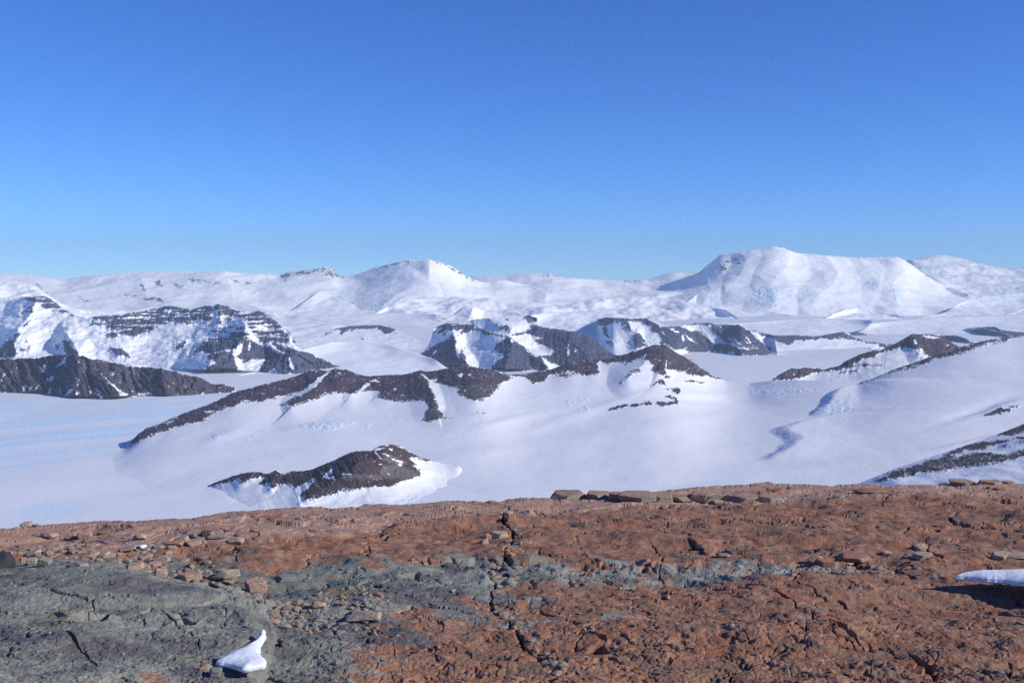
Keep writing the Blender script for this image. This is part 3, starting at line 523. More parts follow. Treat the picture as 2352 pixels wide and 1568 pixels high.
sheet('mountain_ridge', S2c, S2f, M_ridge, crestY=S2Y, footZ=ICE - 10, rows=420, p=2.0, rocks=s2r, snows=s2s, relief=[(16, 1700, 'f', 32), (3, 500, 'f', 33)], jag=1.3, jagx=([280, 300, 1600, 1680, 1960, 2010, 2900], [.05, 1, 1, .1, .1, .5, .5]), seed=21, lam=60, back=.8, rough=.5, rockrough=1.2,
      greys=[P('V7', '1850,420 2352,400 2270,520 2160,580 2060,605 1960,570 1860,500'), P('V7', '1480,540 1580,540 1640,700 1700,790 1500,830 1470,740 1500,640'), P('V7', '-50,600 90,605 60,640 -200,690'), P('V7', '1000,520 1480,540 1480,610 1270,600 1000,590')],
      spurs=[(P('V7', '1410,232 1500,340 1570,520 1600,640'), 42, 60, 22), (P('V7', '405,213 260,340 100,470 -100,640'), 45, 26, 60), (P('V7', '820,298 750,360 600,500'), 22, 24, 40), (P('V7', '1230,278 960,470'), 20, 26, 40),
             (P('V8', '1640,68 1540,200 1500,290 1330,430'), 70, 50, 50), (P('V8', '1700,80 1720,250 1650,370'), 40, 30, 40), (P('V8', '1020,235 1030,380'), 16, 30, 30), (P('V7', '2060,195 2000,400 2060,600'), 18, 50, 60), (P('V7', '1900,200 1850,420'), 10, 20, 20)],
      scarps=[(P('W6', '1420,345 1230,395 1130,430 1090,470 1078,505 1045,533 1012,556 1000,575'), 40, 28, 170, 14), (P('W6', '1200,560 1100,575 950,612 800,652 762,672 772,700 850,718 866,735 835,770 770,812 680,850'), 36, 44, 200, 12),
              (P('W6', '2300,470 2180,510 2050,560 1900,590'), 10, 40, 160, 10), (P('W6', '2150,690 1950,745 1800,790 1700,810'), 8, 40, 160, 10)],
      bumps=[(2240, 945, 100, 9, -20, -8), (2060, 960, 120, 25, -10, 10), (700, 940, 260, 40, -20, -12), (520, 995, 50, 10, -20, 6), (720, 975, 90, 10, -5, 7), (1180, 965, 90, 10, -12, 7), (1400, 930, 160, 10, -18, 7),
             (1300, 1010, 330, 16, -8, 5), (1700, 905, 140, 10, 0, 8), (1640, 920, 150, 8, 3, -6), (2000, 1060, 260, 16, -5, 8)],
      ices=[(P('V6', '1000,1035 1060,980 1140,965 1160,1000 1100,1050'), 0.51), (P('V6', '1440,1040 1540,980 1640,950 1520,1040'), 0.34), (P('V7', '0,900 150,850 400,860 620,830 500,900 350,940 60,940'), 0.59), (P('V7', '700,890 760,860 860,860 800,895'), 0.51), (P('V7', '1020,820 1150,790 1280,790 1100,840'), 0.20),
            (P('V8', '690,680 800,655 880,625 910,650 820,680 720,690'), 0.51), (P('V8', '820,745 900,725 920,750 850,765'), 0.51), (P('V5', '530,800 620,720 740,700 900,650 930,660 860,720 920,760 780,800 650,820'), 0.45), (P('V5', '0,590 250,600 560,590 600,610 200,630 0,620'), 0.51), (P('V8', '100,660 300,630 380,640 150,680'), 0.20)])

# hill with the flat dark summit, on the saddle
S3c = P('V5', '180,514 290,445 355,412 410,420 460,408 590,412 620,428 700,405 750,390 930,298 1060,258 1120,262 1230,210 1400,114 1470,125 1540,117 1600,122 1660,140 1700,180 1820,235 1860,250 2100,330 2300,400')
S3f = P('V5', '180,517 300,540 500,590 900,640 1400,640 2300,640')
S3r = [(P('V5', s), 2., d) for s, d in (('180,515 290,440 355,408 460,404 590,408 620,424 750,385 930,292 1060,252 1120,258 1230,205 1400,108 1470,120 1600,117 1660,135 1820,232 1900,260 1700,310 1500,335 1450,290 1440,265 1400,245 1320,235 1240,250 1110,280 1080,315 960,335 870,385 960,385 1010,378 1150,390 1000,395 820,412 640,445 540,458 480,480 400,503 350,508 280,511', .96), ('735,467 800,442 880,438 925,428 920,440 850,450 800,455', .9))]
S3s = [(P('V5', s), 1.2) for s in ('1450,235 1480,245 1500,290 1550,310 1500,330 1460,300', '1490,135 1590,140 1640,155 1560,160 1510,155', '1410,170 1425,180 1432,220 1418,210', '1400,116 1412,130 1400,140', '1690,215 1705,213 1700,228', '370,470 410,428 405,440 380,475')]
sheet('rock_hill', S3c, S3f, M_ridge, footZ=-830, footY=np.array([[1770, 8220.], [1900, 8000], [2000, 7700], [2400, 7700]]), crestY=np.array([[1770, 8230.], [1830, 8500], [1900, 8600], [2000, 8700], [2100, 8900], [2200, 9000], [2400, 9000]]), rows=150, p=1.5, rocks=S3r, snows=S3s,
      relief=[(12, 500, 'f', 26)], gull=(10, 12, 0, .8), spurs=[(P('V5', '1400,114 1420,230 1450,300'), 50, 30, 40), (P('V5', '355,412 300,500'), 20, 14, 14), (P('V5', '460,408 400,500'), 20, 14, 20)], bumps=[(1936, 838, 14, 6, 0, -14), (1948, 836, 12, 8, 0, 10)], jag=.9, seed=25, lam=60)

# near rocky slope at the right edge
S5c = ext(P('N2', '880,950 920,932 1040,885 1250,798 1450,735 1650,668 1780,625 1900,585 2050,535 2200,478 2352,415'), 60, 500, 30, -190)
s5r = [(P('N2', s), 4., d) for s, d in (('1650,690 1750,640 1880,590 2000,568 2150,560 2352,525 2600,470 2600,560 2352,545 2200,565 2100,600 2000,640 1850,645 1700,705', .93),
       ('1040,925 1120,880 1250,820 1400,780 1560,720 1660,700 1800,700 1900,665 2000,655 2200,680 2352,640 2600,560 2600,670 2352,700 2200,740 1950,775 1750,800 1600,830 1520,845 1450,835 1400,865 1300,880 1200,895', .86),
       ('2080,510 2150,470 2260,450 2352,425 2600,340 2600,480 2352,490 2200,522', .93), ('2080,640 2200,590 2352,560 2352,590 2150,630', .6))]
sheet('near_rocky_slope', S5c, P('D', '1800,1300 2900,1300'), M_near, footZ=-1000, footY=np.array([[1800, 2300.], [2900, 2300]]), crestY=np.array([[1940, 3600.], [2100, 3800], [2352, 4250], [2900, 5200]]), rows=220, p=1.1, rocks=s5r,
      relief=[(12, 420, 'f', 36), (3, 90, 'f', 37)], jag=.6, seed=31, lam=30, rough=.4, back=.5,
      spurs=[(P('N2', '1900,580 1650,680 1250,800'), 6, 60, 60)])

# ------------------------------------------------------------------ nunatak in the snowfield below
S1c = P('N1', '60,472 85,465 140,440 200,408 290,375 370,345 450,325 500,316 550,310 620,318 680,322 710,308 740,298 780,315 820,325 850,312 880,302 920,306 970,305 1050,290 1110,262 1180,235 1250,205 1330,165 1380,142 1440,130 1500,133 1560,130 1590,105 1620,90 1680,82 1740,78 1800,95 1840,118 1880,140 1960,185 2060,215 2170,240 2300,262'); S1c = np.vstack([S1c, [[1080, 1101], [1110, 1126], [1150, 1152], [1200, 1186]]])
s1r = [(P('N1', s), 2.5, d) for s, d in (('80,468 200,402 370,340 550,305 630,325 680,325 740,293 780,330 820,327 880,300 970,300 1180,230 1330,160 1440,125 1560,128 1620,85 1740,73 1880,135 1960,180 2060,210 2200,243 2100,225 2000,210 1900,195 1880,200 1940,262 1890,255 1965,300 1970,340 1900,375 1800,400 1740,440 1660,440 1560,440 1380,460 1250,480 1100,520 1000,555 940,575 990,520 910,520 980,440 1060,380 900,455 880,430 820,400 700,455 690,420 600,420 640,370 520,370 440,410 430,370 360,390 250,420 140,450', .95),
       ('1100,400 1300,380 1600,380 1800,370 1900,375 1800,400 1740,440 1560,440 1380,470 1100,530 950,575 1000,500', .78))]
s1s = [(P('N1', s), 1.2) for s in ('1130,370 1170,320 1225,285 1225,310 1190,345 1230,355 1210,375', '1560,130 1600,115 1665,110 1640,125 1590,132', '1700,117 1735,120 1730,133 1710,125', '1570,135 1590,145 1640,205 1620,195', '1310,330 1400,330 1400,337 1310,337', '1600,245 1660,250 1620,253', '1680,330 1730,332 1710,340', '900,520 960,455 1075,385 1000,460 920,525', '745,297 800,310 825,328 770,318', '640,318 690,322 650,325', '1640,150 1720,180 1700,185', '1720,190 1830,235 1810,240 1730,210', '1740,230 1820,255 1800,268')]
sheet('nunatak', S1c, P('D', '445,1127 480,1145 560,1188 1000,1192 1210,1194'), M_near, footZ=-1010, footY=np.array([[440, 4885.], [560, 4300], [900, 4300], [1210, 4300]]), crestY=np.array([[450, 4900.], [700, 4820], [870, 4780], [920, 4960], [960, 5190], [1000, 5310], [1027, 5290], [1060, 5180], [1080, 5150], [1110, 5100], [1150, 5000], [1200, 4900]]), rows=230, p=1.9, rocks=s1r, snows=s1s,
      relief=[(8, 300, 'f', 46)], gull=(7, 14, -.5, .7), spurs=[(P('N1', '740,298 690,450'), 22, 20, 20), (P('N1', '550,310 430,400'), 14, 18, 20), (P('N1', '1560,130 1330,330 940,575'), 48, 75, 60), (P('N1', '870,305 790,440'), 12, 14, 22), (P('N1', '970,305 880,450'), 12, 14, 22), (P('N1', '1740,78 1980,320'), 20, 60, 30)],
      greys=[P('N1', '1620,300 1680,255 1780,255 1880,290 1960,320 1950,345 1850,380 1300,375 1290,340 1620,335'), P('N1', '1640,150 1760,180 1870,240 1800,265 1680,230')], jag=.9, seed=41, lam=40, rough=.3, dx=1.4, base_drop=20, back=.7,
      ices=[(P('N1', '1760,580 1900,500 2080,500 2180,560 1900,600'), .45)])

# ------------------------------------------------------------------ rock plateau under the camera
G0, GS = -1.6, -.085
edge = cat(P('G1', '-600,300 -200,290 0,277 170,262 270,250 500,235 800,212 1000,212 1100,215 1400,193 1500,197 1590,190 1800,150'),
           P('G2', '0,135 180,130 480,105 620,97 800,97 880,112 950,105 1050,95 1080,103 1150,75 1310,72 1440,80 1640,68 1800,50'),
           P('G3', '0,253 200,258 290,262 385,262 400,270 480,240 600,228 845,232 870,246 1000,246 1200,244 1400,240 1440,215 1500,192 1740,178 2000,150'),
           P('G4', '0,203 180,180 480,160 780,150 830,140 1000,120 1090,140 1400,145 1600,155'),
           P('G5', '130,168 190,152 300,145 600,142 720,170 860,152 1150,150 1190,160 1300,130 1350,140 1600,135 1950,135 2091,140'))
edge = edge[np.concatenate([[True], np.diff(edge[:, 0]) > .5])]
edge = ext(edge, 0, 600, 0, 10)
ue, ae = ray(edge[:, 0], edge[:, 1])
# long swell so that the rim sits where it is seen
def g_base(X, Y): return G0 + GS * Y
def hit_plane(px, py, dz=0.):
    u, a = ray(px, py); Y = (G0 + dz) / (a - GS); return u * Y, Y
cracks = []
for v, s, wd, dp in (('G3', '440,350 450,430 480,470 530,560 500,620 455,680 470,740 520,780', 16, .14), ('G3', '520,780 400,870 400,960 350,1020 340,1130 400,1190 500,1260 560,1350 620,1440 720,1500 780,1568', 14, .13),
                     ('G3', '1830,430 1790,500 1770,580', 4, .04), ('G3', '1670,600 1760,680 1780,760 1740,850 1830,910 1990,915', 7, .07), ('G5', '1400,460 1310,510 1390,550 1600,580 1800,600 1960,620 2091,660 2300,700', 12, .09),
                     ('G6', '640,250 700,270 800,310 830,360 910,400 930,450 1050,500 1200,560 1260,610 1350,640', 7, .07), ('G6', '880,490 880,550 860,600 700,650 550,710 420,770 370,800 375,842', 6, .06), ('G6', '1560,670 1650,720 1740,770 1740,842', 16, .1),
                     ('G5', '1070,690 1130,760 1080,830 1090,890 1250,960', 8, .07), ('G1', '915,870 920,1000', 5, .05), ('G1', '50,1050 430,1060 560,1080 760,1100 870,1080 1000,1050 1170,1055', 5, .045), ('G1', '750,1130 730,1220 560,1270 580,1300', 5, .05),
                     ('G1', '520,1380 640,1460 760,1560 800,1640', 11, .08), ('G1', '1300,1080 1400,1150 1500,1210 1550,1290 1660,1380 1670,1480', 6, .06), ('G1', '-80,1180 0,1190 300,1200', 5, .045), ('G1', '590,610 590,680', 5, .05), ('G2', '1945,80 1890,160', 4, .03),
                     ('G8', '1270,60 1340,160 1700,215', 4, .02), ('G8', '2020,700 2080,850 2150,930', 6, .05), ('G2', '1190,440 1230,520', 5, .05), ('G2', '1030,720 1040,800', 4, .04), ('G3', '930,862 1230,870 1350,905', 8, .06), ('G3', '700,440 700,480', 5, .06),
                     ('G2', '930,690 1060,680 1100,640', 4, .03), ('G3', '1050,540 1130,700', 3, .03), ('G4', '650,800 740,880', 5, .05), ('G4', '860,950 890,1070', 5, .05), ('G6', '2352,740 2250,800 2240,842', 9, .08), ('G2', '1250,1420 1420,1310 1400,1230', 6, .05), ('G2', '860,1310 1050,1230 1200,1180', 7, .05)):
    cracks.append((P(v, s), wd * VW[v][2] * .57422, dp))
grey_poly = P('D', '-400,1296 0,1297 240,1288 480,1300 640,1312 840,1296 1010,1288 1120,1276 1200,1290 1500,1296 1870,1296 2000,1306 1870,1322 1500,1334 1240,1342 1120,1375 1000,1412 880,1475 760,1600 -400,1800')
mound = P('D', '-400,1300 0,1300 130,1292 250,1290 330,1312 430,1347 560,1372 610,1400 640,1460 620,1510 590,1600 -400,1800')
pave_line = P('D', '-500,1290 0,1285 200,1275 420,1262 560,1250 640,1248 760,1232 900,1212 1100,1192 1300,1182 1500,1166 1900,1150 2352,1140 2900,1130')
trough = P('D', '1090,1285 1200,1295 1500,1300 1900,1296 2060,1300 1880,1320 1500,1336 1240,1342 1130,1350')
edge_x = edge[:, 0]; edge_y = edge[:, 1]
def ground_h(X, Y, fine=True):
    """height of the rock plateau, and its colour masks"""
    X = np.asarray(X, float); Y = np.asarray(Y, float)
    base = g_base(X, Y)
    px, py = proj(X, Y, base)
    pav = ss(-6, 8, np.interp(px, pave_line[:, 0], pave_line[:, 1]) - py + 6 * fbm(px / 60, py / 20, 3, 5))
    h = .035 * fbm(X / 1.9, Y / 1.6, 3, 1)
    h += .10 * ss(-4, 70, sdist(px, py, mound)) + .03 * ss(-4, 12, sdist(px, py, mound) + 6 * fbm(px / 40, py / 20, 2, 2))
    tr = ss(-12, 14, sdist(px, py, trough) + 10 * fbm(px / 50, py / 14, 4, 6)); h -= .05 * tr
    sw = 34 + 110 * ss(1345, 1440, py); gm = np.clip(.5 + sdist(px, py, grey_poly, 200) / (2 * sw) + .30 * fbm(px / 110, py / 40, 4, 7) * ss(0, 60, py - 1240), 0, 1)
    # bedding steps on the flat pavement near the rim
    wx = X + .25 * fbm(X / .9, Y / .5, 3, 11); wy = Y + .3 * fbm(X / 1.1, Y / .7, 3, 12)
    n = .055 * fbm(wx / 1.3, wy / .9, 4, 13, .6)
    q = .013; f = n / q; fl = np.floor(f); st = (fl + ss(.0, .35, f - fl)) * q
    d1, d2, cc = vor(wx / .55, wy / .38, 15)
    st = st + (cc - .5) * .03 - .02 * (1 - ss(0, .05, d2 - d1)) * (cc > .35)
    h += st * pav
    # knobbly weathered bedrock nearer the camera
    k = 1 - pav
    near = ss(9.5, 5.5, Y)
    rr = ss(850, 1500, px + 300 * fbm(X / 2, Y / 2, 2, 3))
    a1, a2, c1 = vor((X + .06 * fbm(X / .2, Y / .2, 2, 14)) / .17, (Y + .06 * fbm(X / .2, Y / .2, 2, 15)) / .2, 16)
    knob = (1 - a1) * .030 - .022 * (1 - ss(0, .12, a2 - a1))
    kn = np.where(True, .35 + .65 * ss(560, 900, px), 1)
    h += k * knob * near * kn * .2 * (.2 + 1.2 * ss(-.3, .5, fbm(X / 1.1, Y / .9, 2, 19)))
    wX = X + .05 * fbm(X / .3, Y / .3, 2, 41); wY = Y + .05 * fbm(X / .3, Y / .3, 2, 42)
    h -= k * kn * (.009 * (.4 + .6 * near)) * ridg(wX / .34, wY / .24, 3, 43, .5)
    h += k * (.008 * ridg(X / .42, Y / .3, 3, 20) + .052 * fbm(X / 1.2, Y / .7, 3, 21))
    flake = .02 * fbm((X + Y * .25) / .30, Y / .22, 3, 22, .55)
    q2 = .007; f = flake / q2; fl = np.floor(f); h += k * (fl + ss(0, .3 + .6 * (1 - near), f - fl)) * q2 * (1.1 - .25 * near)
    if fine:
        n2_ = ss(9.5, 5.5, Y); n3_ = ss(7, 4.8, Y)
        h += k * (.0052 * n2_ * ridg(X / .085, Y / .06, 2, 23) + .007 * (1 - n2_) * ridg(X / .24, Y / .22, 2, 29) + .0035 * n3_ * fbm(X / .022, Y / .03, 2, 24)) + pav * .003 * fbm(X / .09, Y / .16, 2, 25)
        pit = fbm(X / .13, Y / .10, 2, 26); h -= k * .012 * (.25 + .75 * n2_) * ss(.46, .66, pit) * (.4 + .6 * (1 - gm))
        v1, v2, vc = vor((X + .03 * fbm(X / .1, Y / .1, 2, 51)) / .13, (Y + .03 * fbm(X / .1, Y / .1, 2, 52)) / .12, 53)
        h -= n2_ * k * (.3 + .7 * gm) * .007 * (1 - ss(.0, .07, v2 - v1)) * (vc > .3); h += n2_ * k * (vc - .5) * .006
    j1, j2, jc = vor((X + .30 * fbm(X / .7, Y / .6, 3, 61) + .04 * fbm(X / .09, Y / .1, 2, 62)) / 1.25, (Y + .30 * fbm(X / .7, Y / .6, 3, 63)) / .95, 64)
    jm = ss(-.1, .25, fbm(X / 1.1, Y / .9, 3, 65)); je = 1 - ss(.006, .022 + .012 * jm, j2 - j1)
    h -= k * je * jm * .045; h += k * (jc - .5) * .022 * jm
    j1, j2, jc2 = vor((X + .10 * fbm(X / .25, Y / .2, 3, 66)) / .42, (Y + .10 * fbm(X / .25, Y / .2, 3, 67)) / .34, 68)
    h -= k * (1 - ss(.012, .045, j2 - j1)) * .014 * ss(-.05, .3, fbm(X / .8, Y / .7, 2, 69)); h += k * (jc2 - .5) * .010
    cd = np.zeros(X.shape)
    wob = 6. * fbm(px / 24, py / 10, 4, 33)
    for (pts, wd, dp) in cracks:
        x0, y0 = pts.min(0) - wd * 3 - 12; x1, y1 = pts.max(0) + wd * 3 + 12
        m = (px > x0) & (px < x1) & (py > y0) & (py < y1)
        if not m.any(): continue
        d, tt = seg_d(px[m] + wob[m], (py[m] + wob[m] * .4) * 1., pts)
        w = wd * (.55 + .55 * np.abs(fbm(px[m] / 22, py[m] / 11, 2, 35) * 1.4 + .5))
        c = dp * (1 - ss(.35 * w, w, d)) * ss(0, .05, tt) * ss(0, .05, 1 - tt)
        cd[m] = np.maximum(cd[m], c)
    h -= cd
    # raised broken ledge along the rim (middle and right)
    led = ss(1255, 1300, px) * (1 - ss(2010, 2060, px))
    dy = np.interp(px, edge_x, edge_y)
    cd = np.maximum(cd, k * je * jm * .05)
    return base + h, pav, gm, cd, tr
def rim_Y(px):
    """distance of the plateau rim in a direction"""
    ye = np.interp(px, edge_x, edge_y)
    u, a = ray(px, ye); return G0 / (a - GS)
def plateau():
    px = np.concatenate([np.linspace(-900, -60, 160)[:-1], np.linspace(-60, 2412, 1700), np.linspace(2412, 3250, 160)[1:]])
    nc = len(px)
    Ye = rim_Y(px)
    u0 = (px - W / 2) / F
    n1, n2 = 60, 680
    Yn = 4.2
    tr = np.linspace(0, 1, n2)[:, None]
    # rows even in 1/Y (even on the picture) between Yn and rim
    inv = 1 / Yn + (1 / Ye - 1 / Yn)[None] * tr
    Ya = 1 / inv
    Yb = np.linspace(-6, Yn, n1 + 1)[:-1, None] + 0 * px[None]
    Y = np.vstack([Yb, Ya])
    # directions fan out; behind the camera keep a plain width
    X = u0[None] * np.maximum(Y, 0) * 1.0
    wid = ss(4.2, 1.0, Y)
    X = X * (1 - wid) + wid * (u0[None] * 9)
    Z, pav, gm, cd, trg = ground_h(X, Y)
    bz = g_base(X, Y); e3 = np.vstack([np.zeros((n1, 1)), ss(.93, 1, tr)]); Z = bz + (Z - bz) * (1 - .55 * e3)
    # make the rim meet the line seen against the ice, easing in over the last stretch
    u, a = ray(px, np.interp(px, edge_x, edge_y) + 1.5 * fbm(px / 18, px * 0, 5, 3))
    ze = a * Ye
    e = np.vstack([np.zeros((n1, 1)), ss(.72, 1, tr)])
    dzr = ze - Z[-1]; dsm = gsm(dzr, 60)
    e2 = np.vstack([np.zeros((n1, 1)), ss(.985, 1, tr)])
    Z = Z + e * dsm[None] + e2 * (dzr - dsm)[None]
    global RPX, RDS
    RPX, RDS = px, dsm
    # cliff below the rim
    m = 26
    t = np.linspace(0, 1, m + 1)[1:, None]
    Yc = Ye + .25 * t + 6 * t ** 2 + .10 * fbm(X[-1][None] / .5, t * 9, 3, 61) * (t > .04)
    Zc = Z[-1] - 14 * t ** 1.25 - .02
    Xc = X[-1][None] * (Yc / Ye)
    V = np.stack([np.vstack([X, Xc]), np.vstack([Y, Yc]), np.vstack([Z, Zc])], -1).reshape(-1, 3)
    rep = lambda a: np.vstack([a, np.repeat(a[-1:], m, 0)]).ravel()
    return link_mesh('rock_plateau', V, grid_quads(n1 + n2 + m, nc), M_ground, dict(pave=rep(pav), grey=rep(gm), crack=rep(np.clip(cd / .08, 0, 1)), band=rep(trg)), kind='structure', smooth=True)

def ground_mat():
    t = NT('weathered_bedrock')
    co = t.coord(); st = t.coord((1, 1.9, 1.), (0, 0, .12))
    pv = t.attr('pave').outputs['Fac']; gr = t.attr('grey').outputs['Fac']; ck = t.attr('crack').outputs['Fac']; bd = t.attr('band').outputs['Fac']
    nb = t.noise(st, .9, 5, .6); nm = t.noise(st, 5., 6, .65); nf = t.noise(st, 30., 6, .7); ng = t.noise(co, 110., 4, .7)
    red = t.mix(t.mr(nb, .3, .7), col(.305, .130, .073), col(.375, .178, .108))
    red = t.mix(t.mr(nm, .42, .68), red, col(.42, .245, .165))
    red = t.mix(t.mr(nf, .52, .68), red, col(.22, .11, .07))
    red = t.mix(t.math('MULTIPLY', t.mr(t.noise(st, 2.3, 7, .72), .47, .62), .8), red, col(.25, .165, .115))
    red = t.mix(t.math('MULTIPLY', t.mr(t.noise(t.coord((1, 2.6, 1), (0, 0, -.2)), 11., 6, .75), .56, .66), .6), red, col(.16, .11, .085))
    gn_ = t.mix(t.mr(nb, .35, .65), col(.225, .237, .20), col(.31, .325, .28))
    gn_ = t.mix(t.mr(t.noise(st, .8, 6, .68), .46, .58), gn_, col(.15, .142, .145))
    gn_ = t.mix(t.math('MULTIPLY', t.mr(t.noise(t.coord((.6, 1.9, 1)), 2.2, 6, .7), .60, .66), .8), gn_, col(.25, .18, .085))
    gn_ = t.mix(t.mr(nf, .52, .72), gn_, col(.20, .19, .16))
    gn_ = t.mix(t.math('MULTIPLY', t.mr(t.noise(st, 3.1, 5, .6), .64, .70), .7), gn_, col(.22, .135, .085))
    pav = t.mix(t.mr(nm, .35, .65), col(.42, .255, .18), col(.50, .32, .235))
    pav = t.mix(t.math('MULTIPLY', t.mr(nb, .52, .68), .7), pav, col(.42, .20, .13))
    pav = t.mix(t.math('MULTIPLY', t.mr(t.noise(t.coord((1, 3.2, 1)), 9., 5, .7), .55, .68), .6), pav, col(.22, .14, .11))
    g2 = t.mr(t.math('ADD', gr, t.math('MULTIPLY', t.math('SUBTRACT', t.noise(st, 3.0, 9, .78), .5), 2.6)), .45, .55)
    c = t.mix(g2, red, gn_)
    c = t.mix(pv, c, pav)
    c = t.mix(t.math('MULTIPLY', t.math('MULTIPLY', bd, .8), t.mr(t.noise(st, 3., 7, .75), .46, .56)), c, col(.30, .305, .27))
    c = t.mix(t.mr(ng, .3, .75), t.mix(.22, c, col(.05, .04, .035)), c)
    c = t.mix(t.math('MULTIPLY', ck, .35), c, col(.12, .08, .065))
    t.l(c, t.b.inputs['Base Color']); t.b.inputs['Roughness'].default_value = .88; t.b.inputs['Specular IOR Level'].default_value = .2
    b1 = t.bump(t.noise(st, 38., 6, .72), .010, .9)
    b2 = t.bump(ng, .0035, .8, b1)
    t.l(b2, t.b.inputs['Normal'])
    return t.m
M_ground = ground_mat()
plateau()
def gza(x, y):
    """height of the plateau surface at points"""
    z = ground_h(x, y, False)[0]
    px, py = proj(x, y, z)
    tr = np.where(y > 4.2, (1 / 4.2 - 1 / y) / (1 / 4.2 - 1 / rim_Y(px)), 0)
    bz = g_base(x, y); z = bz + (z - bz) * (1 - .55 * ss(.93, 1, tr))
    return z + ss(.72, 1, tr) * np.interp(px, RPX, RDS)
def gz(x, y): return float(gza(np.array([x]), np.array([y]))[0])
def hit_ground(px, py):
    u, a = ray(px, py); u = float(u); a = float(a)
    Y = np.arange(3.6, 17, .02); g = gza(u * Y, Y)
    k = np.argmax(a * Y < g); Y = Y[k] if k > 0 else 14.
    return u * Y, Y, a * Y

# ------------------------------------------------------------------ loose stones
def stone_mat(name, c1, c2, c3=None, stripe=0.):
    t = NT(name); co = t.coord(); 
    a = t.noise(co, 9., 6, .7); f = t.noise(co, 60., 5, .7)
    c = t.mix(t.mr(a, .35, .65), col(*c1), col(*c2))
    if c3: c = t.mix(t.mr(t.noise(co, 4., 4, .6), .5, .64), c, col(*c3))
    c = t.mix(t.math('MULTIPLY', t.mr(f, .5, .72), .45), c, col(*[v * .45 for v in c1]))
    if stripe: c = t.mix(t.math('MULTIPLY', t.mr(t.noise(t.coord((1, 1, 9)), 6., 4, .6), .52, .6), stripe), c, col(*[v * .5 for v in c1]))
    t.l(c, t.b.inputs['Base Color']); t.b.inputs['Roughness'].default_value = .85; t.b.inputs['Specular IOR Level'].default_value = .2
    b = t.bump(t.noise(co, 30., 6, .72), .012, .8)
    b = t.bump(t.noise(t.coord((1, 1, 6)), 14., 4, .7), .010, .7, b)
    t.l(b, t.b.inputs['Normal']); return t.m
SM = dict(pink=stone_mat('pink_sandstone', (.44, .27, .20), (.50, .33, .25), (.40, .30, .24), .4), tan=stone_mat('tan_sandstone', (.40, .30, .22), (.47, .36, .27), (.33, .27, .22), .5),
          orange=stone_mat('orange_sandstone', (.42, .19, .10), (.48, .25, .15), (.36, .20, .14), .3), grey=stone_mat('grey_green_stone', (.20, .22, .205), (.27, .285, .26), (.24, .22, .18), .3),
          dark=stone_mat('dark_stone', (.07, .06, .05), (.12, .10, .085)), blue=stone_mat('blue_grey_stone', (.13, .15, .165), (.19, .21, .22)), black=stone_mat('dark_boulder', (.035, .038, .043), (.05, .053, .058)),
          brown=stone_mat('red_brown_stone', (.33, .15, .095), (.39, .20, .13), (.30, .19, .15), .2), rim=stone_mat('rim_ledge_stone', (.37, .225, .155), (.44, .29, .205), (.25, .23, .19), .6))
import bmesh
def ico(sub):
    bm = bmesh.new(); bmesh.ops.create_icosphere(bm, subdivisions=sub, radius=1)
    V = np.array([v.co[:] for v in bm.verts]); Fc = np.array([[v.index for v in f.verts] for f in bm.faces]); bm.free(); return V, Fc
ICO = {4: ico(5), 3: ico(4), 2: ico(3)}
def n3(V, s, seed):
    return (gn(V[:, 0] * s + 3.1, V[:, 1] * s + V[:, 2] * s * .7, seed) + gn(V[:, 1] * s - 1.7, V[:, 2] * s * 1.3 + V[:, 0] * .4 * s, seed + 1) + gn(V[:, 2] * s + 7, V[:, 0] * s - V[:, 1] * .6 * s, seed + 2)) / 2
def stone_verts(shape, seed, sub=4):
    rng = np.random.RandomState(seed); V, Fc = ICO[sub]
    d = V / np.linalg.norm(V, axis=1)[:, None]
    if shape == 'round': ns, k, lo = 13, 16, .82
    elif shape == 'oval': ns, k, lo = 11, 14, .80
    elif shape == 'slab': ns, k, lo = 9, 40, .80
    else: ns, k, lo = 9, 46, .74
    N = rng.normal(size=(ns, 3)); N /= np.linalg.norm(N, axis=1)[:, None]; dist = rng.uniform(lo, 1.0, ns)
    if shape in ('slab', 'block', 'wedge'):
        side = []
        a0 = rng.uniform(0, .5)
        ks = 5 if shape == 'slab' else 4
        for i in range(ks):
            a = a0 + i * 2 * math.pi / ks + rng.uniform(-.25, .25); side.append([math.cos(a), math.sin(a), rng.uniform(-.15, .25)])
        side += [[rng.uniform(-.12, .12), rng.uniform(-.2, .02), 1], [0, 0, -1]]
        if shape == 'wedge': side[-2] = [rng.uniform(-.6, .6), -.25, 1]
        S_ = np.array(side); S_ /= np.linalg.norm(S_, axis=1)[:, None]
        N = np.vstack([N[:4], S_]); dist = np.concatenate([dist[:4] + .35, rng.uniform(.72, .82, len(S_))])
    q = d @ N.T / dist[None]
    r = 1 / np.maximum((np.maximum(q, 0) ** k).sum(1), 1e-9) ** (1 / k)
    r = np.minimum(r, 1.25)
    P3 = d * r[:, None]
    w = .05 if shape in ('round', 'oval') else .028
    disp = w * n3(P3, 2.6, seed) + .022 * n3(P3, 7, seed + 7) + .010 * n3(P3, 17, seed + 9)
    # bedding grooves
    z = P3[:, 2] + .15 * n3(P3, 1.5, seed + 11)
    disp -= .022 * np.exp(-((np.sin(z * (5 + seed % 4) * 2) + .2) / .16) ** 2) * (shape != 'round')
    P3 = P3 * (1 + disp[:, None])
    lo_, hi = P3.min(0), P3.max(0)
    return (P3 - (lo_ + hi) / 2) / ((hi - lo_) / 2), Fc
used = {}
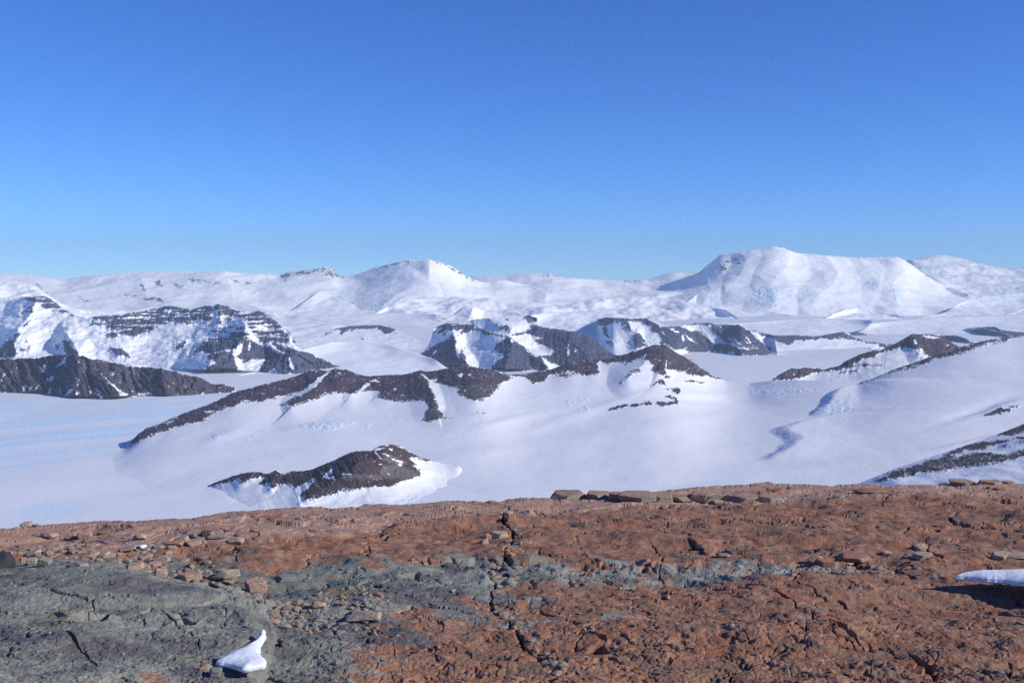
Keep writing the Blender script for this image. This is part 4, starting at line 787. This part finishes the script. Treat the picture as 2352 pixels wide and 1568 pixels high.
def stone(view, box, shape, mat, label, name='stone', cat_='stone', tilt=0., sink=.12, depth=.75, group=None, roll=0., seed=None, rest=0.):
    ox, oy, k = VW[view]; x0, y0, x1, y1 = [np.array(v) for v in box]
    X0, Y0 = (ox + box[0] * k) * .57422, (oy + box[1] * k) * .57422; X1, Y1 = (ox + box[2] * k) * .57422, (oy + box[3] * k) * .57422
    cx = (X0 + X1) / 2; wpx = X1 - X0; hpx = Y1 - Y0
    gx, gy, gzv = hit_ground(cx, Y1 - hpx * .12)
    dist = math.hypot(gy, gzv)
    wm = wpx / F * dist / 1.02; hm = hpx / F * dist
    dm = wm * depth
    # part of the seen height is the top surface in perspective
    gy2 = gy + dm * .32; gx2 = gx * gy2 / gy; z0 = gz(gx2, gy2)
    hm2 = min(max(float(ray(cx, Y0)[1]) * gy2 - z0, hm * .3), hm * 1.1)
    seed = seed if seed is not None else int(abs(box[0] * 7 + box[1] * 3)) % 9973 + 11
    P3, Fc = stone_verts(shape, seed, 4 if wpx > 40 else (3 if wpx > 14 else 2))
    P3 = P3 * np.array([wm / 2, dm / 2, hm2 * (1 + sink) / 2])
    ct, s_t = math.cos(tilt), math.sin(tilt)
    P3 = np.stack([P3[:, 0] * ct + P3[:, 2] * s_t, P3[:, 1], -P3[:, 0] * s_t + P3[:, 2] * ct], 1)
    if tilt:
        hw = (P3[:, 0].max() - P3[:, 0].min()); P3[:, 0] *= wm / hw
        hh = (P3[:, 2].max() - P3[:, 2].min()); P3[:, 2] *= hm2 * (1 + sink) / hh
    zc = hm2 * (1 + sink) / 2 - hm2 * sink
    P3[:, 2] += zc
    o = link_mesh(name, P3, Fc, SM[mat], smooth=True)
    o.location = (gx2, gy2, z0 + rest); o['label'] = label; o['category'] = cat_
    o['group'] = group or 'loose stones lying on the bedrock'
    return o
ST = stone
ST('G7', (370, 258, 580, 362), 'block', 'tan', 'pale angular block standing on the rim at the far left against the ice')
ST('G7', (400, 345, 495, 396), 'round', 'pink', 'small pinkish stone just below the pale rim block at far left')
ST('G7', (580, 290, 740, 352), 'round', 'grey', 'low rounded grey lump right beside the pale rim block', sink=.3)
ST('G7', (722, 443, 1070, 615), 'oval', 'pink', 'large rounded pink boulder with a split top on the flat pavement at left', 'boulder', 'boulder', seed=31)
ST('G7', (1200, 515, 1385, 577), 'round', 'grey', 'low grey stone touching the left end of a pink block')
ST('G7', (1400, 433, 1712, 562), 'block', 'pink', 'pink block with a shaded left end between a grey stone and a flat orange slab', tilt=-.12)
ST('G7', (1735, 423, 1988, 508), 'slab', 'orange', 'flat bright orange slab to the right of the pink block', tilt=-.08)
ST('G7', (835, 710, 1140, 787), 'slab', 'pink', 'flat pale pink slab lying alone below the large pink boulder', tilt=-.06)
ST('G7', (488, 755, 752, 902), 'wedge', 'tan', 'tilted grey-pink slab left of the orange-red slab in the left stone pile', tilt=-.35)
ST('G7', (740, 780, 980, 872), 'slab', 'orange', 'orange-red flat slab on top of the left stone pile', tilt=.12)
ST('G7', (830, 858, 1030, 932), 'slab', 'orange', 'orange block under the orange-red slab in the left stone pile')
ST('G7', (270, 900, 396, 1034), 'block', 'orange', 'rusty orange stone touching the dark smooth boulder at the left edge')
ST('G7', (380, 888, 502, 1022), 'block', 'tan', 'pinkish stone between the rusty orange stone and a pale angular one')
ST('G7', (494, 905, 692, 1034), 'block', 'tan', 'pale angular stone in the middle of the left stone pile')
ST('G7', (685, 885, 945, 1078), 'wedge', 'grey', 'grey and pink wedge at the right foot of the left stone pile', tilt=.25)
ST('G7', (1468, 818, 1622, 942), 'block', 'brown', 'dark brown upright stone at the left end of the second stone row', tilt=-.3)
ST('G7', (1600, 795, 1800, 880), 'slab', 'pink', 'thin pink slab leaning behind the brown upright stone', tilt=-.2)
ST('G7', (1710, 790, 1975, 916), 'wedge', 'tan', 'pale tilted slab with grey underside right of the brown upright stone', tilt=-.35)
ST('G7', (1700, 918, 1885, 1012), 'block', 'pink', 'pink cube-like stone below the pale tilted slab')
ST('G7', (1968, 943, 2208, 1036), 'block', 'pink', 'pink stone beside a round grey pebble above the grey bedrock mound', tilt=-.1)
ST('G7', (1375, 1003, 1612, 1092), 'slab', 'tan', 'pale flat stone half hidden behind the grey bedrock mound')
ST('G7', (-330, 770, 272, 1155), 'round', 'black', 'smooth dark grey boulder cut off by the left edge of the view', 'boulder', 'boulder', depth=.9, sink=.2, seed=77)
ST('G8', (238, 333, 487, 472), 'round', 'tan', 'rounded tan stone standing alone on the pavement with a thin shadow', seed=18)
ST('G8', (1283, 328, 1412, 410), 'block', 'grey', 'small pale grey stone just left of the dark brown block')
ST('G8', (1443, 288, 1660, 412), 'block', 'dark', 'dark brown nearly black block on the pavement', seed=44)
ST('G8', (1620, 300, 1700, 395), 'block', 'tan', 'small tan stone tucked behind the right end of the dark block')
ST('G8', (1585, 348, 1955, 447), 'slab', 'tan', 'flat tan slab in front of the dark brown block', tilt=-.1)
ST('G8', (1943, 393, 2248, 562), 'round', 'tan', 'rounded grey-pink block on the border of pavement and red rock', seed=63)
ST('G8', (650, 420, 960, 532), 'wedge', 'tan', 'dark-ended tan wedge at the left of the striated slab group', tilt=-.3)
ST('G8', (930, 370, 1245, 500), 'wedge', 'tan', 'highest striated tan slab in the slab group', tilt=-.3)
ST('G8', (808, 473, 1178, 582), 'block', 'orange', 'orange-brown block in front of the striated tan slabs')
ST('G8', (1165, 430, 1497, 585), 'wedge', 'pink', 'pinkish striated slab right of the orange-brown block', tilt=-.25)
ST('G8', (840, 555, 1060, 625), 'slab', 'pink', 'small pink slab below the orange-brown block')
ST('G8', (560, 540, 810, 620), 'slab', 'grey', 'pale grey slab left of the small pink slab')
ST('G8', (310, 560, 445, 645), 'block', 'grey', 'greenish grey stone beneath the scrap of snow')
ST('G8', (-60, 555, 325, 700), 'wedge', 'tan', 'long striated tan slab left of the greenish grey stone', tilt=-.35)
ST('G8', (88, 793, 228, 897), 'round', 'grey', 'round greenish grey pebble among pink stones')
ST('G8', (50, 848, 432, 1007), 'wedge', 'pink', 'brown and pink wedge at the edge of the grey bedrock mound', tilt=-.25)
ST('G8', (560, 728, 932, 930), 'wedge', 'pink', 'big tilted pink slab, tallest stone of the gully pile', tilt=-.4)
ST('G8', (498, 850, 760, 965), 'slab', 'pink', 'flat pink slab at the foot of the tallest tilted slab')
ST('G8', (430, 985, 620, 1050), 'slab', 'pink', 'thin pink slab left of the striped upright stone')
ST('G8', (600, 963, 880, 1172), 'block', 'pink', 'upright pink stone with dark vertical stripes', tilt=.35)
ST('G8', (1008, 1038, 1528, 1202), 'slab', 'pink', 'long pink block with a notch lying in the grey gully', depth=.6, seed=27)
ST('G8', (1640, 972, 2204, 1208), 'oval', 'tan', 'largest tan oval boulder with a dark left end', 'boulder', 'boulder', depth=.7, tilt=-.08, seed=52)
ST('G8', (945, 815, 1032, 882), 'block', 'grey', 'small grey stone right of the tallest tilted slab')
ST('G8', (2088, 365, 2220, 420), 'slab', 'brown', 'thin brown chip behind the rounded grey-pink block')
ST('G9', (513, 208, 802, 422), 'wedge', 'pink', 'pink triangular boulder with a shaded streaked left face on grey bedrock', 'boulder', 'boulder', seed=91, tilt=-.15)
ST('G9', (1308, 478, 1482, 592), 'round', 'pink', 'small knobbly pink stone alone on the grey rubble')
ST('G9', (1728, 598, 2132, 768), 'oval', 'tan', 'flattened tan oval boulder casting a long shadow left', 'boulder', 'boulder', tilt=-.1, seed=14)
ST('G9', (1925, 568, 1992, 610), 'round', 'tan', 'tiny tan pebble behind the flattened oval boulder')
ST('G9', (880, 178, 1138, 268), 'slab', 'grey', 'flat grey-green slab right of the triangular pink boulder', tilt=.05)
ST('G9', (785, 248, 868, 297), 'round', 'blue', 'small bluish stone between the triangular boulder and the grey slab')
ST('G9', (1628, 93, 1727, 127), 'slab', 'grey', 'small flat grey stone at the edge of the red rock')
ST('G9', (1835, 438, 1962, 502), 'block', 'blue', 'blue-grey angular stone above the flattened oval boulder')
ST('G9', (100, 1268, 252, 1395), 'block', 'grey', 'grey angular block under the left corner of the snow patch')
ST('G9', (925, 748, 1085, 812), 'round', 'tan', 'brownish stone half buried right above the snow patch')
ST('G9', (810, 690, 950, 770), 'round', 'tan', 'knobbly grey-brown stone left of the half buried one')
ST('G4', (438, 870, 588, 925), 'round', 'grey', 'pale grey-green stone alone on the red rock')
ST('G4', (1465, 928, 1668, 1038), 'block', 'brown', 'orange-brown block left of the biggest brown slab')
ST('G4', (1678, 883, 2052, 1034), 'slab', 'brown', 'biggest flat-topped brown slab with a straight front face', depth=.95, seed=29, name='boulder', cat_='boulder')
ST('G4', (1768, 1003, 1872, 1052), 'round', 'tan', 'small rounded stone in front of the biggest brown slab')
ST('G4', (1558, 1023, 1682, 1062), 'round', 'grey', 'low dark grey stone in front of the orange-brown block')
ST('G4', (1385, 880, 1560, 985), 'round', 'tan', 'rounded brown hump behind the orange-brown block', sink=.35)
ST('G5', (903, 868, 1132, 948), 'slab', 'tan', 'pale flat slab with a pointed end and a pebble on it', depth=.9)
ST('G5', (1730, 848, 1965, 950), 'slab', 'tan', 'grey-tan plate at the right with a dark shadow at its left tip')
ST('G5', (1860, 862, 2300, 945), 'oval', 'tan', 'long low rounded stone lying over the grey-tan plate', depth=.4)
ST('G5', (600, 835, 715, 905), 'round', 'tan', 'rounded lump left of the pale flat pointed slab', sink=.3)
ST('G5', (928, 763, 1072, 862), 'round', 'tan', 'pale rounded knob behind the pale flat pointed slab', sink=.3)
ST('G3', (328, 513, 497, 574), 'slab', 'tan', 'tan flat slab lying by the main crack', tilt=.08)
ST('G3', (293, 530, 347, 578), 'block', 'pink', 'small pink stone left of the tan slab by the main crack')
ST('G3', (243, 568, 323, 624), 'wedge', 'pink', 'pale pink triangular stone below the small pink one by the crack')
ST('G3', (465, 370, 562, 435), 'block', 'brown', 'brown chunk standing in the upper end of the main crack', sink=.55)
ST('G3', (445, 343, 527, 378), 'slab', 'tan', 'thin tan plate above the brown chunk in the crack', sink=.55)
ST('G3', (458, 683, 548, 722), 'round', 'orange', 'orange stone wedged in the main crack', sink=.55)
ST('G3', (450, 713, 502, 750), 'round', 'blue', 'blue-grey pebble wedged under the orange stone', sink=.55)
ST('G3', (310, 254, 386, 276), 'slab', 'tan', 'thin tan plate on the rim above the main crack')
ST('G3', (412, 895, 560, 985), 'round', 'grey', 'rounded grey block at the dark hole in the grey band', sink=.6)
ST('G3', (360, 1155, 420, 1190), 'block', 'grey', 'small grey-yellow cube in the lower crack')
ST('G3', (395, 1192, 460, 1220), 'slab', 'grey', 'thin grey flake below the cube in the lower crack')
ST('G3', (575, 1375, 625, 1412), 'round', 'blue', 'dark blue-grey pebble near the foot of the lower crack')
# broken ledge along the rim
rims = [('G3', (850, 188, 1142, 254), 'left end piece of the raised rim ledge with a dark undercut'), ('G3', (1138, 185, 1345, 254), 'orange-sided rim ledge piece second from the left'), ('G3', (1335, 185, 1462, 266), 'narrow dark rim ledge piece with a cleft'),
        ('G3', (1415, 193, 1700, 268), 'wide rounded rim ledge piece with grey lower side'), ('G3', (1650, 200, 1850, 268), 'rim ledge piece with a bulging grey belly'), ('G3', (1825, 208, 2015, 270), 'rim ledge piece with a domed shaded front'), ('G3', (2005, 190, 2190, 266), 'dark-cornered rim ledge piece'),
        ('G4', (180, 232, 500, 332), 'layered rim ledge piece left of the broken blocks'), ('G4', (500, 250, 870, 338), 'broad grey rim ledge piece below the summit of the rim'), ('G4', (860, 265, 1110, 335), 'low grey ledge piece under the broken blocks')]
for v, b, l in rims: ST(v, (b[0] - 24, b[1] - 1, b[2] + 24, b[3] + 3), 'slab', 'rim', l, name='ledge_block', cat_='ledge block', depth=.8, sink=.15, group='blocks of the broken rim ledge')
for v, b, sh, m, l in (('G4', (868, 212, 985, 264), 'block', 'brown', 'brown cube in the broken blocks on the rim'), ('G4', (960, 183, 1030, 225), 'block', 'orange', 'small orange block at the top of the broken blocks'), ('G4', (1015, 190, 1132, 254), 'wedge', 'brown', 'brown block leaning right on the broken rim blocks'),
                       ('G4', (968, 233, 1078, 282), 'block', 'orange', 'orange chunk at the foot of the leaning brown block'), ('G4', (1112, 278, 1172, 325), 'wedge', 'pink', 'small pale pink wedge below the broken rim blocks'), ('G4', (995, 298, 1132, 348), 'slab', 'tan', 'tan slab at the lower edge of the rim rubble'),
                       ('G4', (500, 335, 615, 374), 'slab', 'grey', 'flat grey flagstone below the rim ledge'), ('G4', (380, 315, 500, 360), 'block', 'tan', 'tan block left of the flat grey flagstone'), ('G4', (1640, 262, 1772, 294), 'slab', 'grey', 'thin grey plate right of the rim rubble'), ('G4', (1168, 174, 1214, 200), 'block', 'dark', 'small dark stone on the rim skyline'),
                       ('G5', (1300, 104, 1592, 166), 'slab', 'rim', 'large flat slab on the rim at the right'), ('G5', (1588, 104, 1855, 160), 'slab', 'rim', 'reddish flat slab right of the large rim slab'), ('G5', (1845, 114, 1985, 142), 'slab', 'rim', 'thin end slab of the right rim stack'),
                       ('G5', (1200, 138, 1325, 166), 'slab', 'rim', 'low slab left of the large rim slab'), ('G5', (1690, 170, 1760, 200), 'block', 'brown', 'small brown block under the right rim stack'), ('G5', (300, 195, 640, 246), 'oval', 'brown', 'long brown shaded ledge block on the rim', ), ('G5', (1780, 185, 1900, 215), 'block', 'brown', 'dark brown block in the gap of the right rim stack')):
    ST(v, b, sh, m, l, depth=.7)

# ------------------------------------------------------------------ rubble of small chips in the gullies and cracks
def rubble():
    rng = np.random.RandomState(5); V, Fc = ico(1); vs = []; fs = []; n = 0; todo = []
    areas = [(P('D', '170,1285 330,1262 480,1290 560,1345 720,1400 640,1420 420,1352 300,1300'), 420, .022), (P('D', '560,1380 700,1370 860,1340 900,1380 860,1450 700,1450'), 420, .014), (P('D', '1120,1280 1200,1290 1190,1345 1120,1350'), 90, .022),
             (P('D', '1890,1300 2060,1302 2040,1322 1900,1322'), 90, .02), (P('D', '1170,1190 1200,1240 1190,1300 1150,1290'), 25, .014), (P('D', '1120,1370 1220,1440 1320,1560 1280,1560 1160,1440'), 70, .018), (P('D', '440,1550 520,1556 600,1568 440,1580'), 16, .02), (P('D', '0,1270 200,1262 260,1290 0,1300'), 130, .02),
             (P('D', '0,1215 2352,1120 2352,1568 0,1568'), 900, .011)]
    for poly, cnt, sz in areas:
        lo, hi = poly.min(0), poly.max(0); k = 0
        while k < cnt:
            p = rng.uniform(lo, hi)
            if sdist(np.array([p[0]]), np.array([p[1]]), poly)[0] < 0: continue
            k += 1
            x, y = hit_plane(p[0], p[1]); x = float(x); y = float(y)
            if y > 13: continue
            s = sz * rng.uniform(.6, 1.3) ** 3 * (.6 + y / 16); z = float(np.interp(0, [0], [0])) + s * .15; todo.append((len(vs), x, y))
            sc3 = s * np.array([rng.uniform(.7, 1.4), rng.uniform(.6, 1.1), rng.uniform(.35, .75)])
            Q = V * (1 + .25 * rng.uniform(-1, 1, (len(V), 1))) * sc3
            a = rng.uniform(0, 6.28); ca, sa = math.cos(a), math.sin(a)
            Q = np.stack([Q[:, 0] * ca - Q[:, 1] * sa, Q[:, 0] * sa + Q[:, 1] * ca, Q[:, 2]], 1) + [x, y, z]
            vs.append(Q); fs.append(Fc + n); n += len(V)
    zz = gza(np.array([q[1] for q in todo]), np.array([q[2] for q in todo]))
    for (i_, x, y), z in zip(todo, zz): vs[i_][:, 2] += z
    o = link_mesh('rubble', np.vstack(vs), np.vstack(fs), M_rub, smooth=False); o['kind'] = 'stuff'; o['label'] = 'small broken chips lying in the cracks and gullies of the bedrock'; o['category'] = 'rubble'
def rub_mat():
    t = NT('rubble_chips'); co = t.coord(); a = t.noise(co, 14., 3, .6)
    c = t.mix(t.mr(a, .4, .6), col(.22, .22, .195), col(.29, .19, .13)); t.l(c, t.b.inputs['Base Color']); t.b.inputs['Roughness'].default_value = .9
    return t.m
M_rub = rub_mat(); rubble()

# ------------------------------------------------------------------ snow left on the rock
def snow_mat():
    t = NT('old_snow'); co = t.coord()
    t.l(t.mix(t.mr(t.noise(co, 22., 6, .7), .45, .7), col(.84, .86, .90), col(.70, .72, .75)), t.b.inputs['Base Color']); t.b.inputs['Roughness'].default_value = .6
    t.b.inputs['Subsurface Weight'].default_value = .25; t.b.inputs['Subsurface Radius'].default_value = (.03, .04, .05); t.b.inputs['Subsurface Scale'].default_value = .4
    b = t.bump(t.noise(co, 130., 5, .75), .004, .7); b = t.bump(t.noise(co, 18., 4, .55), .008, .5, b); t.l(b, t.b.inputs['Normal']); return t.m
M_snow = snow_mat()
def snow_patch(name, outline, lift, thick, label, edge=.05, n=150, wall=.5):
    """closed cushion of snow: outline seen from above, domed top, rounded undercut rim"""
    x, y = hit_plane(outline[:, 0], outline[:, 1], lift); vis = (outline[:, 0] < 2420)
    off = float(np.percentile(gza(x[vis], y[vis]) - g_base(x[vis], y[vis]), 70)); x, y = hit_plane(outline[:, 0], outline[:, 1], lift + off)
    poly = np.stack([x, y], 1)
    # smooth the outline
    for _ in range(2):
        q = .75 * poly + .25 * np.roll(poly, -1, 0); r = .25 * poly + .75 * np.roll(poly, -1, 0); poly = np.stack([q, r], 1).reshape(-1, 2)
    q = np.roll(poly, -1, 0); poly = np.stack([poly, (poly + q) / 2], 1).reshape(-1, 2)
    ta = np.arange(len(poly)) * .21; poly = poly + np.stack([fbm(poly[:, 0] / .12, poly[:, 1] / .12, 3, 5), fbm(poly[:, 0] / .12, poly[:, 1] / .12, 3, 9)], 1) * min(edge, .1) * .09
    lo, hi = poly.min(0) - .02, poly.max(0) + .02
    gx = np.linspace(lo[0], hi[0], n); gy = np.linspace(lo[1], hi[1], n); GX, GY = np.meshgrid(gx, gy)
    d, ins = seg_d(GX, GY, poly, True); sdv = np.where(ins, d, -d)
    cell = max((hi[0] - lo[0]), (hi[1] - lo[1])) / n
    # pull outside vertices of border cells onto the outline
    keep = sdv > -cell * 1.5
    e = np.clip(sdv / edge, 0, 1); prof = np.sqrt(np.clip(1 - (1 - e) ** 2, 0, 1))
    hgt = .005 * fbm(GX / .22, GY / .22, 3, 3) + .001 * fbm(GX / .03, GY / .03, 2, 4)
    gh_ = gza(GX.ravel(), GY.ravel()).reshape(GX.shape)
    for _ in range(2):
        gh_ = np.apply_along_axis(gsm, 0, gh_, n / 9); gh_ = np.apply_along_axis(gsm, 1, gh_, n / 9)
    base = g_base(GX, GY) + off + lift
    top = base + thick * (wall + (1 - wall) * prof) + hgt * prof
    bot = base + thick * wall * .9 * (1 - prof) - .02 * prof
    inside = sdv > 0
    idx = -np.ones(GX.shape, int)
    vs, fs = [], []
    e_ = cell * .5
    gxx = np.gradient(sdv, axis=1) / (gx[1] - gx[0]); gyy = np.gradient(sdv, axis=0) / (gy[1] - gy[0]); gl = np.hypot(gxx, gyy) + 1e-9
    sn = (sdv > 0) & (sdv < cell * 1.45)
    GX = GX - np.where(sn, gxx / gl * sdv, 0); GY = GY - np.where(sn, gyy / gl * sdv, 0)
    pr0 = np.where(sn, 0, prof); top = base + thick * (wall + (1 - wall) * pr0) + hgt * pr0; bot = base + thick * wall * .9 * (1 - pr0) - .02 * pr0
    T = np.stack([GX, GY, top], -1); B = np.stack([GX, GY, bot], -1)
    cnt = 0; it = {}
    q = inside[:-1, :-1] & inside[1:, :-1] & inside[:-1, 1:] & inside[1:, 1:]
    used_v = np.zeros(GX.shape, bool); used_v[:-1, :-1] |= q; used_v[1:, :-1] |= q; used_v[:-1, 1:] |= q; used_v[1:, 1:] |= q
    ids = np.cumsum(used_v.ravel()).reshape(GX.shape) - 1; N = used_v.sum()
    a = ids[:-1, :-1][q]; b = ids[:-1, 1:][q]; c = ids[1:, 1:][q]; dd = ids[1:, :-1][q]
    tf = np.stack([a, b, c, dd], 1); bf = np.stack([dd, c, b, a], 1) + N
    from collections import Counter
    ec = Counter()
    for f in tf:
        for i in range(4): ec[(f[i], f[(i + 1) % 4])] += 1
    sf = [[v, u, u + N, v + N] for (u, v) in ec if (v, u) not in ec]
    V = np.vstack([T[used_v], B[used_v]]); Fq = np.vstack([tf, bf, np.array(sf)])
    o = link_mesh(name, V, Fq, M_snow); o['label'] = label; o['category'] = 'snow patch'; o['group'] = 'leftover snow patches on the rock'
    return o
snow_patch('snow_patch', P('G9', '172,1232 300,1160 450,1100 560,1040 640,980 690,910 720,878 745,853 797,878 770,940 740,1000 712,1060 715,1110 730,1170 775,1240 772,1285 700,1295 620,1310 500,1325 430,1300 300,1270 220,1260'), .012, .045, 'white snow patch shaped like a boot on the grey rock at the bottom', edge=.10, wall=.3, n=260)
snow_patch('snow_patch', P('G5', '1352,1143 1500,1116 1700,1108 2100,1100 2400,1098 2700,1130 2700,1330 2500,1290 2250,1250 2091,1222 1950,1198 1800,1186 1700,1178 1550,1160 1420,1152'), .09, .09, 'long thin wedge of snow overhanging the red rock at the right edge', edge=.3, wall=.12, n=220)
snow_patch('snow_patch', P('G8', '325,552 400,543 497,543 470,556 400,572 340,570'), .02, .012, 'tiny white scrap of snow among the tan slabs', edge=.02, n=60)

# ------------------------------------------------------------------ the air between
bm = bmesh.new(); bmesh.ops.create_cube(bm, size=1)
me = bpy.data.meshes.new('haze'); bm.to_mesh(me); bm.free()
hz = bpy.data.objects.new('haze', me); sc.collection.objects.link(hz); hz['kind'] = 'stuff'
hz['label'] = 'thin blue air over the whole glacier landscape'; hz['category'] = 'haze'
zt, zb_ = 2100., -1900.
hz.scale = (160000, 62000, zt - zb_); hz.location = (0, 24000, (zt + zb_) / 2)
hm = bpy.data.materials.new('haze'); hm.use_nodes = True; ht = hm.node_tree; ht.nodes.clear()
ho = ht.nodes.new('ShaderNodeOutputMaterial'); pv = ht.nodes.new('ShaderNodeVolumePrincipled'); ht.links.new(pv.outputs[0], ho.inputs['Volume'])
pv.inputs['Color'].default_value = col(.66, .84, 1.0); pv.inputs['Density'].default_value = 1.6e-5; pv.inputs['Anisotropy'].default_value = 0.
me.materials.append(hm)
